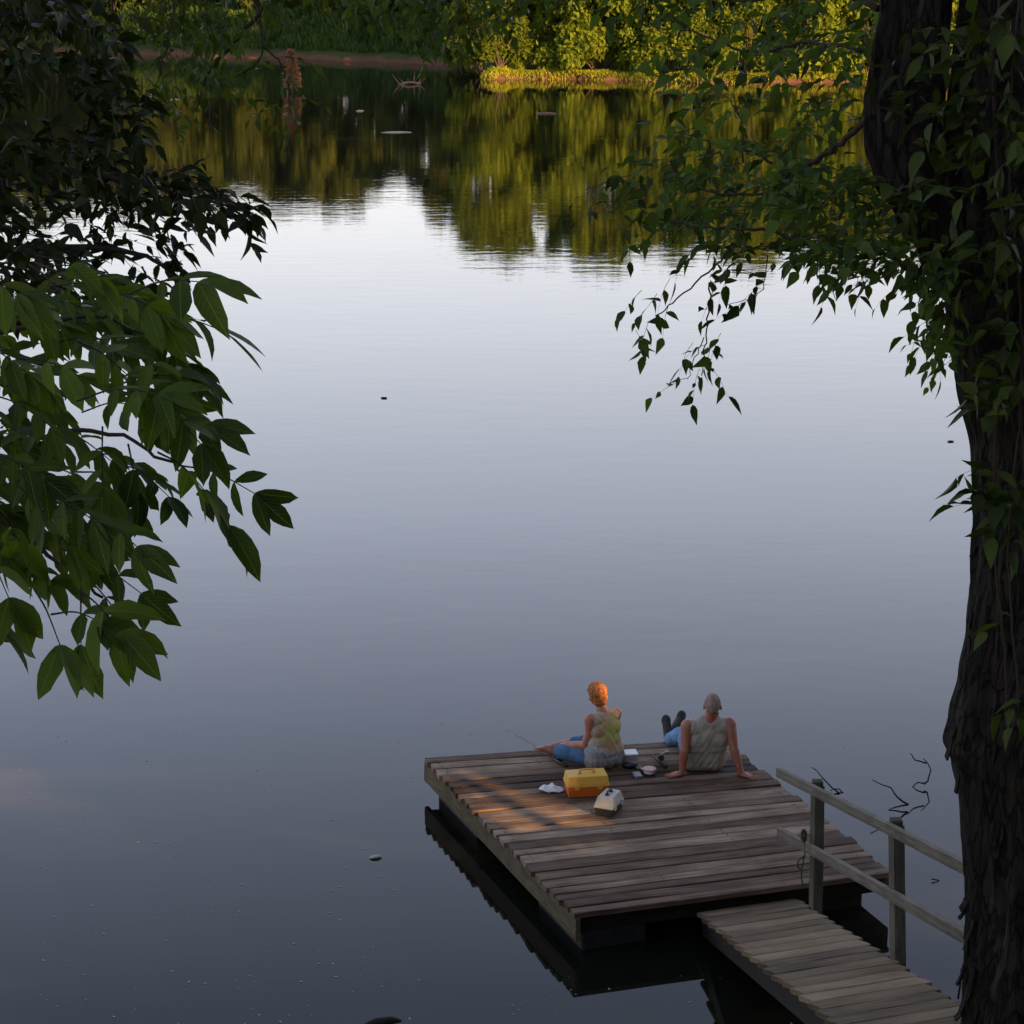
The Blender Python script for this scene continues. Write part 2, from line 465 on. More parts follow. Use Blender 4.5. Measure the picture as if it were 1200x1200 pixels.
def terrain(x, y):
    d = shore_y(x) - y
    if d > -8:
        n = .10 * nz(x, y, 0, .9) + .25 * nz(x, y, 5, .2)
        if d > 0:
            h = 5.3 * (1 - math.exp(-(d / 5.2) ** 1.25)) + .03 * max(0, d - 12)
            lo = 1 - .42 * sstep(3.2, 8, x)
            return h * lo + n * min(1, d * .5)
        return max(-.16 + d * .055, -2.5) + n * .25 * min(1, -d)
    a = min(-.6, -.16 + d * .055)
    zf = max(-2.5, a)
    # point
    e = y - far_point(x)
    x0 = _FP[0].x
    p = (.34 * sstep(-.3, .4, e) + .9 * sstep(2, 14, e)) if x > x0 - 1 else -9
    if p > -9: p = p * sstep(x0 - .5, x0 + .5, x) - 2.0 * (1 - sstep(-.5, .1, e)) - 2 * (1 - sstep(x0 - .8, x0, x))
    e2 = y - far_left(x)
    q = (.50 * sstep(-.5, .9, e2) + 1.9 * sstep(.9, 7, e2) + .04 * max(0, e2 - 8)) - 2.0 * (1 - sstep(-1.0, .0, e2))
    z = max(zf, p, q)
    if y > 100: z += .07 * nz(x, y, 2, .8) * (1 if z > 0 else 0)
    return z
def axis(parts):
    out = []
    for a, b, st in parts:
        out += list(np.arange(a, b, st))
    out.append(parts[-1][1]); return out
xs = axis([(-900, -100, 80), (-100, -40, 5), (-40, -12, 1.4), (-12, 14, .42), (14, 40, 1.6), (40, 100, 6), (100, 900, 80)])
ys = axis([(-400, -40, 30), (-40, -6, 2.5), (-6, 17, .42), (17, 30, 1.2), (30, 104, 4), (104, 142, .4), (142, 170, 2), (160, 1500, 90)])
verts = [(x, y, terrain(x, y)) for y in ys for x in xs]
nx = len(xs)
faces = [(j * nx + i, j * nx + i + 1, (j + 1) * nx + i + 1, (j + 1) * nx + i) for j in range(len(ys) - 1) for i in range(nx - 1)]
me = bpy.data.meshes.new('ground'); me.from_pydata(verts, [], faces)
m, t, b = mat('ground_soil')
gq = t.nodes.new('ShaderNodeNewGeometry'); sp = t.nodes.new('ShaderNodeSeparateXYZ'); t.links.new(gq.outputs['Position'], sp.inputs[0])
n1 = t.nodes.new('ShaderNodeTexNoise'); n1.inputs['Scale'].default_value = 1.1; n1.inputs['Detail'].default_value = 8
t.links.new(gq.outputs['Position'], n1.inputs['Vector'])
ad = t.nodes.new('ShaderNodeMath'); ad.operation = 'MULTIPLY_ADD'; ad.inputs[1].default_value = .75; t.links.new(n1.outputs['Fac'], ad.inputs[0]); t.links.new(sp.outputs['Z'], ad.inputs[2])
rp = t.nodes.new('ShaderNodeValToRGB'); t.links.new(ad.outputs[0], rp.inputs[0])
mr = t.nodes.new('ShaderNodeMapRange'); mr.inputs['From Min'].default_value = -2.0; mr.inputs['From Max'].default_value = 3.0
t.links.new(ad.outputs[0], mr.inputs['Value']); t.links.new(mr.outputs[0], rp.inputs[0])
els = rp.color_ramp.elements
els[0].position = 0.0; els[0].color = (.018, .018, .014, 1)
els[1].position = 1.0; els[1].color = (.05, .07, .02, 1)
for p_, c_ in ((.36, (.05, .04, .026, 1)), (.415, (.16, .125, .075, 1)), (.45, (.10, .052, .034, 1)), (.50, (.12, .060, .040, 1)), (.545, (.045, .06, .018, 1))):
    e = els.new(p_); e.color = c_
t.links.new(rp.outputs[0], b.inputs['Base Color']); b.inputs['Roughness'].default_value = .95; b.inputs['Specular IOR Level'].default_value = .1
bp = t.nodes.new('ShaderNodeBump'); bp.inputs['Strength'].default_value = .6; bp.inputs['Distance'].default_value = .05
t.links.new(n1.outputs['Fac'], bp.inputs['Height']); t.links.new(bp.outputs[0], b.inputs['Normal'])
ground = link('ground', me, m); tag(ground, kind='structure')

# water: one sheet at z = 0
bm = bmesh.new()
vs = [bm.verts.new(p) for p in ((-900, -30, 0), (900, -30, 0), (900, 1400, 0), (-900, 1400, 0))]
bm.faces.new(vs)
m = bpy.data.materials.new('lake_water'); m.use_nodes = True; t = m.node_tree; t.nodes.clear()
out = t.nodes.new('ShaderNodeOutputMaterial')
gq = t.nodes.new('ShaderNodeNewGeometry')
def noise_node(scale, detail=3, rough=.5, sc3=(1, 1, 1), dist=0.0):
    mp = t.nodes.new('ShaderNodeMapping'); mp.inputs['Scale'].default_value = sc3
    t.links.new(gq.outputs['Position'], mp.inputs['Vector'])
    n = t.nodes.new('ShaderNodeTexNoise'); n.inputs['Scale'].default_value = scale; n.inputs['Detail'].default_value = detail; n.inputs['Roughness'].default_value = rough
    n.inputs['Distortion'].default_value = dist
    t.links.new(mp.outputs[0], n.inputs['Vector']); return n
def math_node(op, a, b_=None, c=None):
    n = t.nodes.new('ShaderNodeMath'); n.operation = op
    for i, v in enumerate((a, b_, c)):
        if v is None: continue
        if isinstance(v, (int, float)): n.inputs[i].default_value = v
        else: t.links.new(v, n.inputs[i])
    return n.outputs[0]
r1 = noise_node(1.7, 3, .55, (.55, 1.25, 1))
r2 = noise_node(.35, 2, .5, (.6, 1.4, 1))
r3 = noise_node(7.0, 2, .5, (.6, 1.2, 1))
patch = noise_node(.06, 3, .5, (.5, 1.3, 1))
pr = t.nodes.new('ShaderNodeMapRange'); pr.inputs['From Min'].default_value = .38; pr.inputs['From Max'].default_value = .62
pr.inputs['To Min'].default_value = .55; pr.inputs['To Max'].default_value = 1.35
t.links.new(patch.outputs['Fac'], pr.inputs['Value'])
h = math_node('MULTIPLY', r1.outputs['Fac'], .0036)
h = math_node('MULTIPLY_ADD', r2.outputs['Fac'], .0035, h)
h = math_node('MULTIPLY_ADD', r3.outputs['Fac'], .00045, h)
h = math_node('MULTIPLY', h, pr.outputs[0])
spw = t.nodes.new('ShaderNodeSeparateXYZ'); t.links.new(gq.outputs['Position'], spw.inputs[0])
calm = t.nodes.new('ShaderNodeMapRange'); calm.inputs['From Min'].default_value = 16; calm.inputs['From Max'].default_value = 56; calm.inputs['To Min'].default_value = .12; calm.inputs['To Max'].default_value = 1.0
t.links.new(spw.outputs['Y'], calm.inputs['Value']); calm.clamp = True; h = math_node('MULTIPLY', h, calm.outputs[0])
film = noise_node(.30, 6, .6, (.35, 1.3, 1), .6)
fr_ = t.nodes.new('ShaderNodeValToRGB'); fr_.color_ramp.elements[0].position = .45; fr_.color_ramp.elements[0].color = (.012, .013, .010, 1)
fr_.color_ramp.elements[1].position = .60; fr_.color_ramp.elements[1].color = (.085, .062, .034, 1)
nearm = t.nodes.new('ShaderNodeMapRange'); nearm.inputs['From Min'].default_value = 14.2; nearm.inputs['From Max'].default_value = 18; nearm.inputs['To Min'].default_value = .03; nearm.inputs['To Max'].default_value = -.14
t.links.new(spw.outputs['Y'], nearm.inputs['Value'])
t.links.new(math_node('ADD', film.outputs['Fac'], nearm.outputs[0]), fr_.inputs[0])
bp = t.nodes.new('ShaderNodeBump'); bp.inputs['Strength'].default_value = 1; bp.inputs['Distance'].default_value = 1.0
t.links.new(h, bp.inputs['Height'])
fr = t.nodes.new('ShaderNodeFresnel'); fr.inputs['IOR'].default_value = 1.333; t.links.new(bp.outputs[0], fr.inputs['Normal'])
gl = t.nodes.new('ShaderNodeBsdfGlossy'); gl.inputs['Roughness'].default_value = .025; gl.inputs['Color'].default_value = (1, 1, 1, 1)
t.links.new(bp.outputs[0], gl.inputs['Normal'])
tr = t.nodes.new('ShaderNodeBsdfTransparent'); tr.inputs['Color'].default_value = (.42, .42, .38, 1)
df = t.nodes.new('ShaderNodeBsdfDiffuse'); df.inputs['Color'].default_value = (.012, .014, .010, 1)
t.links.new(fr_.outputs[0], df.inputs['Color'])
mt = t.nodes.new('ShaderNodeMixShader'); mt.inputs[0].default_value = .55
t.links.new(tr.outputs[0], mt.inputs[1]); t.links.new(df.outputs[0], mt.inputs[2])
mx = t.nodes.new('ShaderNodeMixShader'); t.links.new(fr.outputs[0], mx.inputs[0]); t.links.new(mt.outputs[0], mx.inputs[1]); t.links.new(gl.outputs[0], mx.inputs[2])
t.links.new(mx.outputs[0], out.inputs['Surface'])
water = from_bm('lake_water', bm, m); tag(water, kind='structure')

# ------------------------------------------------------------------ far trees
def crown_mesh(name, seed, H, rad, base, nl, cl, lumps=26, lo=.18):
    """leaf cards through lumps around limbs"""
    r = np.random.default_rng(seed)
    LV = Leaves('card')
    cs = []
    for i in range(lumps):
        z = base + (H - base) * (r.random() ** .8)
        tt = (z - base) / (H - base)
        rr = rad * (math.sin(math.pi * min(1, .22 + .70 * tt)) ** .7) * math.sqrt(r.random()) * .95
        a = r.random() * 6.283
        cs.append((rr * math.cos(a), rr * math.sin(a), z, rad * r.uniform(.20, .42) * (1 - .35 * tt)))
    cs = np.array(cs)
    wts = cs[:, 3] ** 2; wts /= wts.sum()
    idx = r.choice(len(cs), nl, p=wts)
    u = r.normal(size=(nl, 3)); u /= np.linalg.norm(u, axis=1)[:, None]
    k = (r.random(nl) ** .45)[:, None]
    P = cs[idx, :3] + u * k * cs[idx, 3:4] * np.array([1, 1, .72])
    P += r.normal(size=(nl, 3)) * .12
    D = u * .6 + r.normal(size=(nl, 3)) * .6 + np.array([0, 0, -.35])
    N = u * .5 + r.normal(size=(nl, 3)) * .5 + np.array([0, 0, .6])
    Lh = cl * r.uniform(.6, 1.4, nl)
    tone = np.clip((r.random(len(cs))[idx]) * .5 + r.random(nl) * .5, 0, 1)
    LV.addmany(P, D, N, Lh, Lh * r.uniform(.6, .9, nl), tone)
    return LV.mesh(name), cs
def trunk_mesh(name, seed, H, r0, cs):
    random.seed(seed)
    bm = bmesh.new()
    top = Vector((random.uniform(-.4, .4), random.uniform(-.4, .4), H * .82))
    mid = Vector((random.uniform(-.25, .25), random.uniform(-.25, .25), H * .4))
    path = smooth_path([Vector((0, 0, -.4)), Vector((0, 0, .3)), mid, top], 5)
    add_tube(bm, path, [r0 * (1.3 if i == 0 else 1) * (1 - .85 * i / (len(path) - 1)) for i in range(len(path))], 8)
    for c in cs[::3]:
        z = max(.2 * H, c[2] * .72)
        j = min(len(path) - 1, max(1, int(z / (H * .82) * (len(path) - 1))))
        a = path[j]; e = Vector(c[:3])
        add_tube(bm, smooth_path([a, a.lerp(e, .5) + Vector((0, 0, -.2)), e], 3), [r0 * .35 * (1 - .12 * q) for q in range(7)], 5)
    me = bpy.data.meshes.new(name); bm.to_mesh(me); bm.free()
    return me
tree_vars = []
for i, (H, rad, base) in enumerate(((11, 3.0, .6), (10, 3.4, .4), (12, 2.9, .9), (9, 2.9, .3))):
    cm, cs = crown_mesh('crown', 40 + i, H, rad, base, 12500, .31, lumps=34)
    tm = trunk_mesh('trunk', 60 + i, H, .17, cs)
    tree_vars.append((cm, tm, H, rad))
bush_vars = []
for i, (H, rad) in enumerate(((3.6, 1.5), (2.6, 1.4), (4.4, 1.6))):
    cm, cs = crown_mesh('crown', 80 + i, H, rad, .25, 5200, .17, lumps=20)
    bm = bmesh.new()
    random.seed(90 + i)
    for c in cs[::2]:
        e = Vector(c[:3]); a = Vector((random.uniform(-.15, .15), random.uniform(-.15, .15), -.2))
        add_tube(bm, smooth_path([a, Vector((e.x * .35, e.y * .35, e.z * .5)), e], 3), [.045 * (1 - .1 * q) for q in range(7)], 5)
    tm = bpy.data.meshes.new('stem'); bm.to_mesh(tm); bm.free()
    bush_vars.append((cm, tm, H, rad))
for vs_, nm in ((tree_vars, 'trunk'), (bush_vars, 'stem')):
    for cm, tm, H, rad in vs_:
        cm.materials.append(M_leaf_far); tm.materials.append(M_bark_far)
        cm.polygons.foreach_set('use_smooth', [False] * len(cm.polygons))
dark_vars = {}
def plant(kind, var, x, y, h, label, cat, group, dark=False, widen=1.0, rz=None):
    cm, tm, H, rad = (tree_vars if kind == 'tree' else bush_vars)[var]
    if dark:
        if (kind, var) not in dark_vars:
            c2 = cm.copy(); c2.materials[0] = M_leaf_far_shaded; dark_vars[(kind, var)] = c2
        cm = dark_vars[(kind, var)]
    z = terrain(x, y)
    root = empty('broadleaf_tree' if kind == 'tree' else 'shoreline_bush', (x, y, z), label, cat, group, rz=random.random() * 6.28 if rz is None else rz)
    s = h / H; root.scale = (s * widen, s * widen, s)
    c = bpy.data.objects.new('crown', cm); COL.objects.link(c); c.parent = root
    k = bpy.data.objects.new('trunk' if kind == 'tree' else 'stem', tm); COL.objects.link(k); k.parent = root
    return root
ORD = ['first', 'second', 'third', 'fourth', 'fifth', 'sixth', 'seventh', 'eighth', 'ninth', 'tenth', 'eleventh', 'twelfth', 'thirteenth', 'fourteenth', 'fifteenth', 'sixteenth', 'seventeenth', 'eighteenth', 'nineteenth', 'twentieth']
random.seed(21)
# skyline, read off the reflection: photo x -> row of the reflected tree top
SKY = [(-200, 250), (0, 262), (100, 255), (220, 246), (300, 232), (340, 246), (385, 260), (430, 240), (470, 218), (505, 226), (535, 280), (560, 300), (590, 306), (612, 292), (622, 240), (634, 225), (646, 262), (665, 308), (700, 312), (760, 296), (800, 300), (860, 312), (930, 300), (1000, 312), (1080, 300), (1200, 315), (1500, 300)]
def sky_h(px, D, z=0):
    for (a, ya), (b_, yb) in zip(SKY, SKY[1:]):
        if a <= px <= b_:
            y = lerp(ya, yb, (px - a) / (b_ - a)); break
    else: y = 280
    return math.tan(TH - math.atan((600 - y) / F)) * D - HC
k = 0
lx = [-70, -10, 45, 100, 155, 205, 250, 300, 340, 380, 415, 450, 500, 536]
for i, px in enumerate(lx):
    D = far_left((px - 600) / F * 132) + (7.5 if i % 2 else 9.5)
    x = (px - 600) / F * D
    h = max(5.5, sky_h(px, D) - terrain(x, D))
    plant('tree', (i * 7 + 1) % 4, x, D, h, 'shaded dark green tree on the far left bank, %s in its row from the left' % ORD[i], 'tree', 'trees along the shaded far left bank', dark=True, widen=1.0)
rx = [566, 598, 664, 702, 748, 790, 836, 884, 932, 985, 1040, 1100]
for i, px in enumerate(rx):
    D = far_point((px - 600) / F * 115) + 2.6 + (i % 3) * .9
    x = (px - 600) / F * D
    h = max(5, sky_h(px, D) - terrain(x, D))
    plant('tree', (i * 3) % 4, x, D, h, 'sunlit yellow green tree on the far point, %s in its row from the left' % ORD[i], 'tree', 'sunlit trees on the far point', widen=.80 if px in (598, 664) else .88)
# second ranks, farther back, for depth
for i in range(17):
    px = 588 + i * 38; D = 126 + (i % 2) * 3; x = (px - 600) / F * D
    plant('tree', (i + 2) % 4, x, D, max(5, sky_h(px, D) * .90 - terrain(x, D)), 'olive green tree standing behind the sunlit row on the far point, %s from the left' % ORD[i], 'tree', 'trees behind the sunlit row')
for i in range(18):
    px = -60 + i * 34; D = 147 + (i % 2) * 3; x = (px - 600) / F * D
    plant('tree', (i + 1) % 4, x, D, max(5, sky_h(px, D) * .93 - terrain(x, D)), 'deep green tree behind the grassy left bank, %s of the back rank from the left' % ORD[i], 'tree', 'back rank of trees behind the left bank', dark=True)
for i in range(17):
    px = 20 + i * 64; D = 165 + (i % 3) * 3; x = (px - 600) / F * D
    h = math.tan(TH - math.atan((600 - (190 + 22 * math.sin(i * 1.7))) / F)) * D - HC - terrain(x, D)
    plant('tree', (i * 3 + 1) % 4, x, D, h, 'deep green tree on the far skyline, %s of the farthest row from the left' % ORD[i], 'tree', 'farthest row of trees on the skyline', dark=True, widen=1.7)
# bushes on the point
bx_ = [586, 612, 640, 668, 694, 722, 750, 780, 808, 840, 872, 905, 940, 975, 1010, 1050]
bh_ = [3.4, 2.7, 2.4, 3.6, 3.9, 3.0, 4.1, 3.4, 3.9, 3.2, 4.2, 3.0, 3.8, 3.2, 3.8, 3.4]
for i, px in enumerate(bx_):
    D = far_point((px - 600) / F * 115) + 1.3 + (i % 3) * .45; x = (px - 600) / F * D
    plant('bush', (i * 2 + (i // 3)) % 3, x, D, bh_[i], 'glowing yellow green bush at the edge of the far point, %s from its left tip' % ORD[i], 'bush', 'bushes fringing the far point')
lbx = [175, 215, 262, 300, 352, 380, 462, 498, 530, 556]
for i, px in enumerate(lbx):
    D = far_left((px - 600) / F * 132) + 8 + (i % 3) * 1.2; x = (px - 600) / F * D
    plant('bush', (i * 5 + 1) % 3, x, D, (2.8, 3.4, 2.2, 3.0, 3.2)[i % 5], 'dark green bush above the grassy left bank, %s from the left' % ORD[i], 'bush', 'bushes above the left bank', dark=True)
for i, px in enumerate((540, 566)):
    D = 127.0; x = (px - 600) / F * D
    plant('bush', i, x, D, 2.6, ('shaded bush overhanging the inlet beside the far point, left one', 'shaded bush touching the left tip of the far point')[i], 'bush', None, dark=True)

# grass on the far banks and blades on the near bank
def grass(name, fn, n, hgt, seed, m=M_grass):
    r = random.Random(seed); LV = Leaves('card')
    for _ in range(n):
        x, y = fn(r)
        z = terrain(x, y)
        if z < -.12: continue
        a = r.random() * 6.28; s = hgt * r.uniform(.35, 1.3) * (1 + .9 * max(0, nz(x, y, 7, 1.1)) * 2)
        LV.add((x, y, z - .03), (math.cos(a) * .35, math.sin(a) * .35, 1), (math.cos(a + 1.2), math.sin(a + 1.2), .2), s, s * .28, r.random())
    o = link(name, LV.mesh(name), m, smooth=False)
    return o
def f1(r):
    x = r.uniform(-1.6, 20); return x, far_point(x) - .02 + .25 * nz(x, 0, 4, 1.3) + abs(r.gauss(0, 1.0))
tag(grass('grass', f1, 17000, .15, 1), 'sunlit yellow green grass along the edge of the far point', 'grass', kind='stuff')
def f2(r):
    x = r.uniform(-38, 0); return x, far_left(x) + .7 + 1.1 * nz(x, 0, 0, .5) + r.random() ** .8 * 9
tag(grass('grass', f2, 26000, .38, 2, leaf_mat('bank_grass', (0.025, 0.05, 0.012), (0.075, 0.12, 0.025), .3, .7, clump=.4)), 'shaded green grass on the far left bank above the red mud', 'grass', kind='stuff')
def f3(r):
    x = r.uniform(-9, 10); return x, shore_y(x) - .5 - r.random() * 13
tag(grass('grass', f3, 12000, .09, 3, M_leaf_mid), 'weedy grass on the near bank below the trees', 'grass', kind='stuff')

# ------------------------------------------------------------------ added leaf mass that blocks the sun (unseen, behind and right of the camera)
Sh = Vector((math.sin(SUN_AZ), -math.cos(SUN_AZ), 0)); Tt = Vector((math.cos(SUN_AZ), math.sin(SUN_AZ), 0))
Vv = S.cross(Tt); Vv = Vv if Vv.z > 0 else -Vv
def uv(p): return p.dot(Tt), p.dot(Vv)
def hull(pts):
    us = [uv(p) for p in pts]; return (min(a for a, _ in us), max(a for a, _ in us), min(b_ for _, b_ in us), max(b_ for _, b_ in us))
OPEN = []  # gaps shaped in the added leaf mass so sun reaches these spots
OPEN.append(hull([Vector((x, 115, z)) for x in (-1.5, 26) for z in (-.5, 20)]))            # the point
OPEN.append(hull([G(342, 108, 0) + Vector((a, 0, b_)) for a in (-.3, .3) for b_ in (.3, 2.1)]))                # dry bush
OPEN.append(hull([W(-10, 60, 133), W(62, 60, 133), W(-10, 20, 135)]))                       # far left gleam
OPEN.append(hull([G(x, y, z) for x, y in ((520, 900), (760, 990)) for z in (.3, 1.25)]))      # the dock corner
def blocked(p):
    u, v = uv(p)
    for i, (a, b_, c, d) in enumerate(OPEN):
        j = (1.2, .35, .3, 2.4)[i]
        k_ = (random.random(), random.random()) if i != 3 else (1, 1)
        if a - j * k_[0] < u < b_ + j and c - j * k_[1] < v < d + j: return False
    return True
random.seed(5)
shade_mass = empty('sun_blocker', Sh * 27 + Tt * 26, 'unseen leafy woodland on the bank behind and right of the viewpoint, casting the shade', 'blocker')
shade_mass['kind'] = 'stuff'
LV = Leaves('card')
for _ in range(56000):
    u = random.uniform(-18, OPEN[0][0] + 1); wd = random.uniform(22, 34); z = random.uniform(2.5, 46 if u > 26 else 30)
    p = Sh * wd + Tt * u; p.z = z
    if not blocked(p): continue
    s = random.uniform(.8, 1.5)
    LV.add(p, rvec(1).normalized(), (S + rvec(.5)).normalized(), s, s * .8)
bm = bmesh.new()
for i in range(15):
    u = -14 + i * 5; base = Sh * random.uniform(25, 32) + Tt * u
    base.z = terrain(base.x, base.y) - .5
    top = base + Vector((random.uniform(-1, 1), random.uniform(-1, 1), 27))
    add_tube(bm, [base, base.lerp(top, .5) + rvec(.2), top], [.45, .3, .1], 8)
foliage(LV, bm, M_leaf_far_shaded, shade_mass, twig_m=M_bark_far)
# ------------------------------------------------------------------ floating dock
random.seed(11)
ZD = .32
M_wood = wood_mat('weathered_deck', [(.020, .011, .007), (.085, .050, .031), (.185, .122, .082), (.37, .28, .20)], .8, (1.0, 24, 24), .8)
M_wood_ramp = wood_mat('weathered_ramp', [(.028, .018, .010), (.095, .064, .036), (.165, .115, .068), (.27, .20, .13)], .85, (1.2, 26, 26), .6)
M_fascia = wood_mat('mossy_board', [(.025, .020, .011), (.07, .055, .03), (.12, .095, .055), (.18, .15, .095)], .9, (2.5, 16, 16), .5)
M_shadewood = wood_mat('shade_dark_timber', [(.008, .007, .005), (.018, .015, .011), (.03, .025, .018)], .6, (2, 20, 20), .5)  # near-black tone: shade under the deck put into the timber colour
M_rail = wood_mat('grey_rail', [(.035, .030, .022), (.08, .070, .053), (.135, .118, .092), (.21, .185, .15)], .85, (2, 26, 26), .5)
M_float = simple('float_drum', (.014, .013, .011), .7, .3, bump=.4, bscale=30, var=.5, vscale=12)
M_nail = simple('rusty_nail', (.03, .018, .012), .7, .4)
M_rope = simple('old_rope', (.10, .085, .05), .9, .1, bump=.6, bscale=220)
UP = Vector((0, 0, 1))
A = G(496.5, 888, ZD); B = G(845, 865.5, ZD); Cc = G(1044, 1022.5, ZD); D = G(674, 1071.5, ZD)
ctr = (A + B + Cc + D) / 4
dock = empty('floating_dock', Vector((ctr.x, ctr.y, 0)), 'weathered brown plank dock floating on the lake with the two people on it', 'dock')
bd = Boards(); nails = bmesh.new()
N = 24
cuts = [0.0]
for i in range(N): cuts.append(cuts[-1] + random.uniform(.78, 1.22))
cuts = [c / cuts[-1] for c in cuts]
Lside = (D - A).length
for i in range(N):
    t0, t1 = cuts[i], cuts[i + 1]; tm = (t0 + t1) / 2
    gap = .013 + .008 * random.random()
    wv = (t1 - t0) * Lside - gap
    wcur = random.gauss(0, .004)
    a = A.lerp(D, tm); b_ = B.lerp(Cc, tm)
    ax = (b_ - a).normalized(); side = UP.cross(ax).normalized()
    # width measured across the board
    skew = abs((D - A).normalized().dot(side))
    ext0 = random.uniform(-.008, .02); ext1 = random.uniform(-.015, .03)
    up = UP
    zoff = Vector((0, 0, random.uniform(-.004, .004)))
    bd.board(a - ax * ext0 + zoff, b_ + ax * ext1 + zoff, wv * skew + wcur * .3, .038, side, up, seg=14, warp=.010)
    for q in (.03, .34, .66, .965):
        for sd in (-.28, .28):
            p = a.lerp(b_, q + random.uniform(-.003, .003)) + side * sd * wv + UP * .002
            if random.random() < .9:
                bmesh.ops.create_circle(nails, cap_ends=True, radius=.009, segments=7, matrix=Matrix.Translation(p + UP * .0035))
deck0 = bd.build('deck_boards', M_wood); jm, ms = join_meshes('deck_boards', [(deck0.data, M_wood), (bm_mesh(nails), M_nail)])
bpy.data.objects.remove(deck0); deck = link('deck_boards', jm, ms, smooth=False); world_child(deck, dock)
def plank(name, a, b_, height, thick, m, parent, tone=None, upv=UP, out=None):
    """board on edge: a->b along the top edge, face 'out' outwards"""
    q = Boards(); ax = (b_ - a).normalized(); o_ = out or upv.cross(ax).normalized()
    # width direction = vertical, "up" = outward
    q.board(a - upv * height / 2, b_ - upv * height / 2, height, thick, upv, o_, seg=10, warp=.004, tone=tone)
    ob = q.build(name, m)
    if parent is not None: world_child(ob, parent)
    return ob
zt = Vector((0, 0, -.040))
cen = (A + B + Cc + D) / 4
def outw(p, q):
    ax = (q - p).normalized(); o_ = UP.cross(ax).normalized()
    return o_ if o_.dot(((p + q) / 2) - cen) > 0 else -o_
def inset(p, k): return p + (cen - p).normalized() * k
# left fascia, outer face a little inside the board ends
for (p, q, hgt, m_, ins) in ((A, D, .165, M_fascia, .0), (B, Cc, .165, M_fascia, .0), (A, B, .15, M_shadewood, .03), (D, Cc, .15, M_shadewood, .10)):
    o_ = outw(p, q); ax = (q - p).normalized()
    pl = plank('fascia', p + zt - o_ * (ins + .004) + ax * (.0 if m_ is M_fascia else .05), q + zt - o_ * (ins + .004) - ax * (.0 if m_ is M_fascia else .05), hgt, .036, m_, dock, out=o_, tone=.5)
# joists under the deck
for s in (.2, .4, .6, .8):
    p = A.lerp(B, s).lerp(cen, .06) + zt; q = D.lerp(Cc, s).lerp(cen, .06) + zt
    o_ = UP.cross((q - p).normalized()).normalized()
    plank('joist', p, q, .14, .036, M_shadewood, dock, out=o_)
# floats: long dark drums low in the water
def floatblock(c, along, ln, wd=.5, hh=.42, top=.135):
    bm = bmesh.new()
    x = along.normalized(); y = UP.cross(x)
    M = Matrix((x.to_4d(), y.to_4d(), UP.to_4d(), (0, 0, 0, 1))).transposed()
    M[3][3] = 1
    M = Matrix(((x.x, y.x, 0, 0), (x.y, y.y, 0, 0), (x.z, y.z, 1, 0), (0, 0, 0, 1)))
    add_box(bm, Vector((c.x, c.y, top - hh / 2)), (ln, wd, hh), M, bev=.03)
    ob = from_bm('float_block', bm, M_float, smooth=False); world_child(ob, dock)
sd = (D - A).normalized(); ox = (B - A).normalized(); ln_ = (D - A).length
floatblock(A + sd * .52 + ox * .34, sd, .95)
floatblock(D - sd * .56 + ox * .34, sd, .85)
floatblock(B + sd * .55 - ox * .36, sd, .95)
floatblock(Cc - sd * .56 - ox * .36, sd, .85)

# ------------------------------------------------------------------ gangway rising to the bank
gdir = -Vector((-.118, _c - .0154 * _s, -_s - .0154 * _c)).normalized()     # towards the bank, rising
g0l = G(819, 1069, .20); g0r = G(932, 1052.5, .20)
gside = (g0r - g0l); gw = gside.length; 
gl_ = 9.4
ramp = empty('gangway', Vector((g0l.x, g0l.y, 0)), 'narrow weathered plank gangway rising from the water towards the tree trunk', 'gangway')
gb = Boards()
n = 45
gax = gside.normalized(); gn = gax.cross(-gdir).normalized(); gn = gn if gn.z > 0 else -gn
acr = gn.cross(gax).normalized(); 
for i in range(n):
    c = g0l + gdir * (gl_ * (i + .5) / n)
    bw = gl_ / n * abs(gdir.dot(acr)) - .009
    e0, e1 = random.uniform(-.012, .012), random.uniform(-.012, .02)
    gb.board(c + gax * e0, c + gside + gax * e1, bw, .032, acr, gn, seg=6, warp=.004)
o = gb.build('walkway_boards', M_wood_ramp); world_child(o, ramp)
for k, off in enumerate((.05, gw - .05)):
    p = g0l + gax * off - gn * .036 + gdir * .03; q = p + gdir * (gl_ - .06)
    plank('stringer', p, q, .13, .04, M_shadewood, ramp, upv=gn, out=gax)
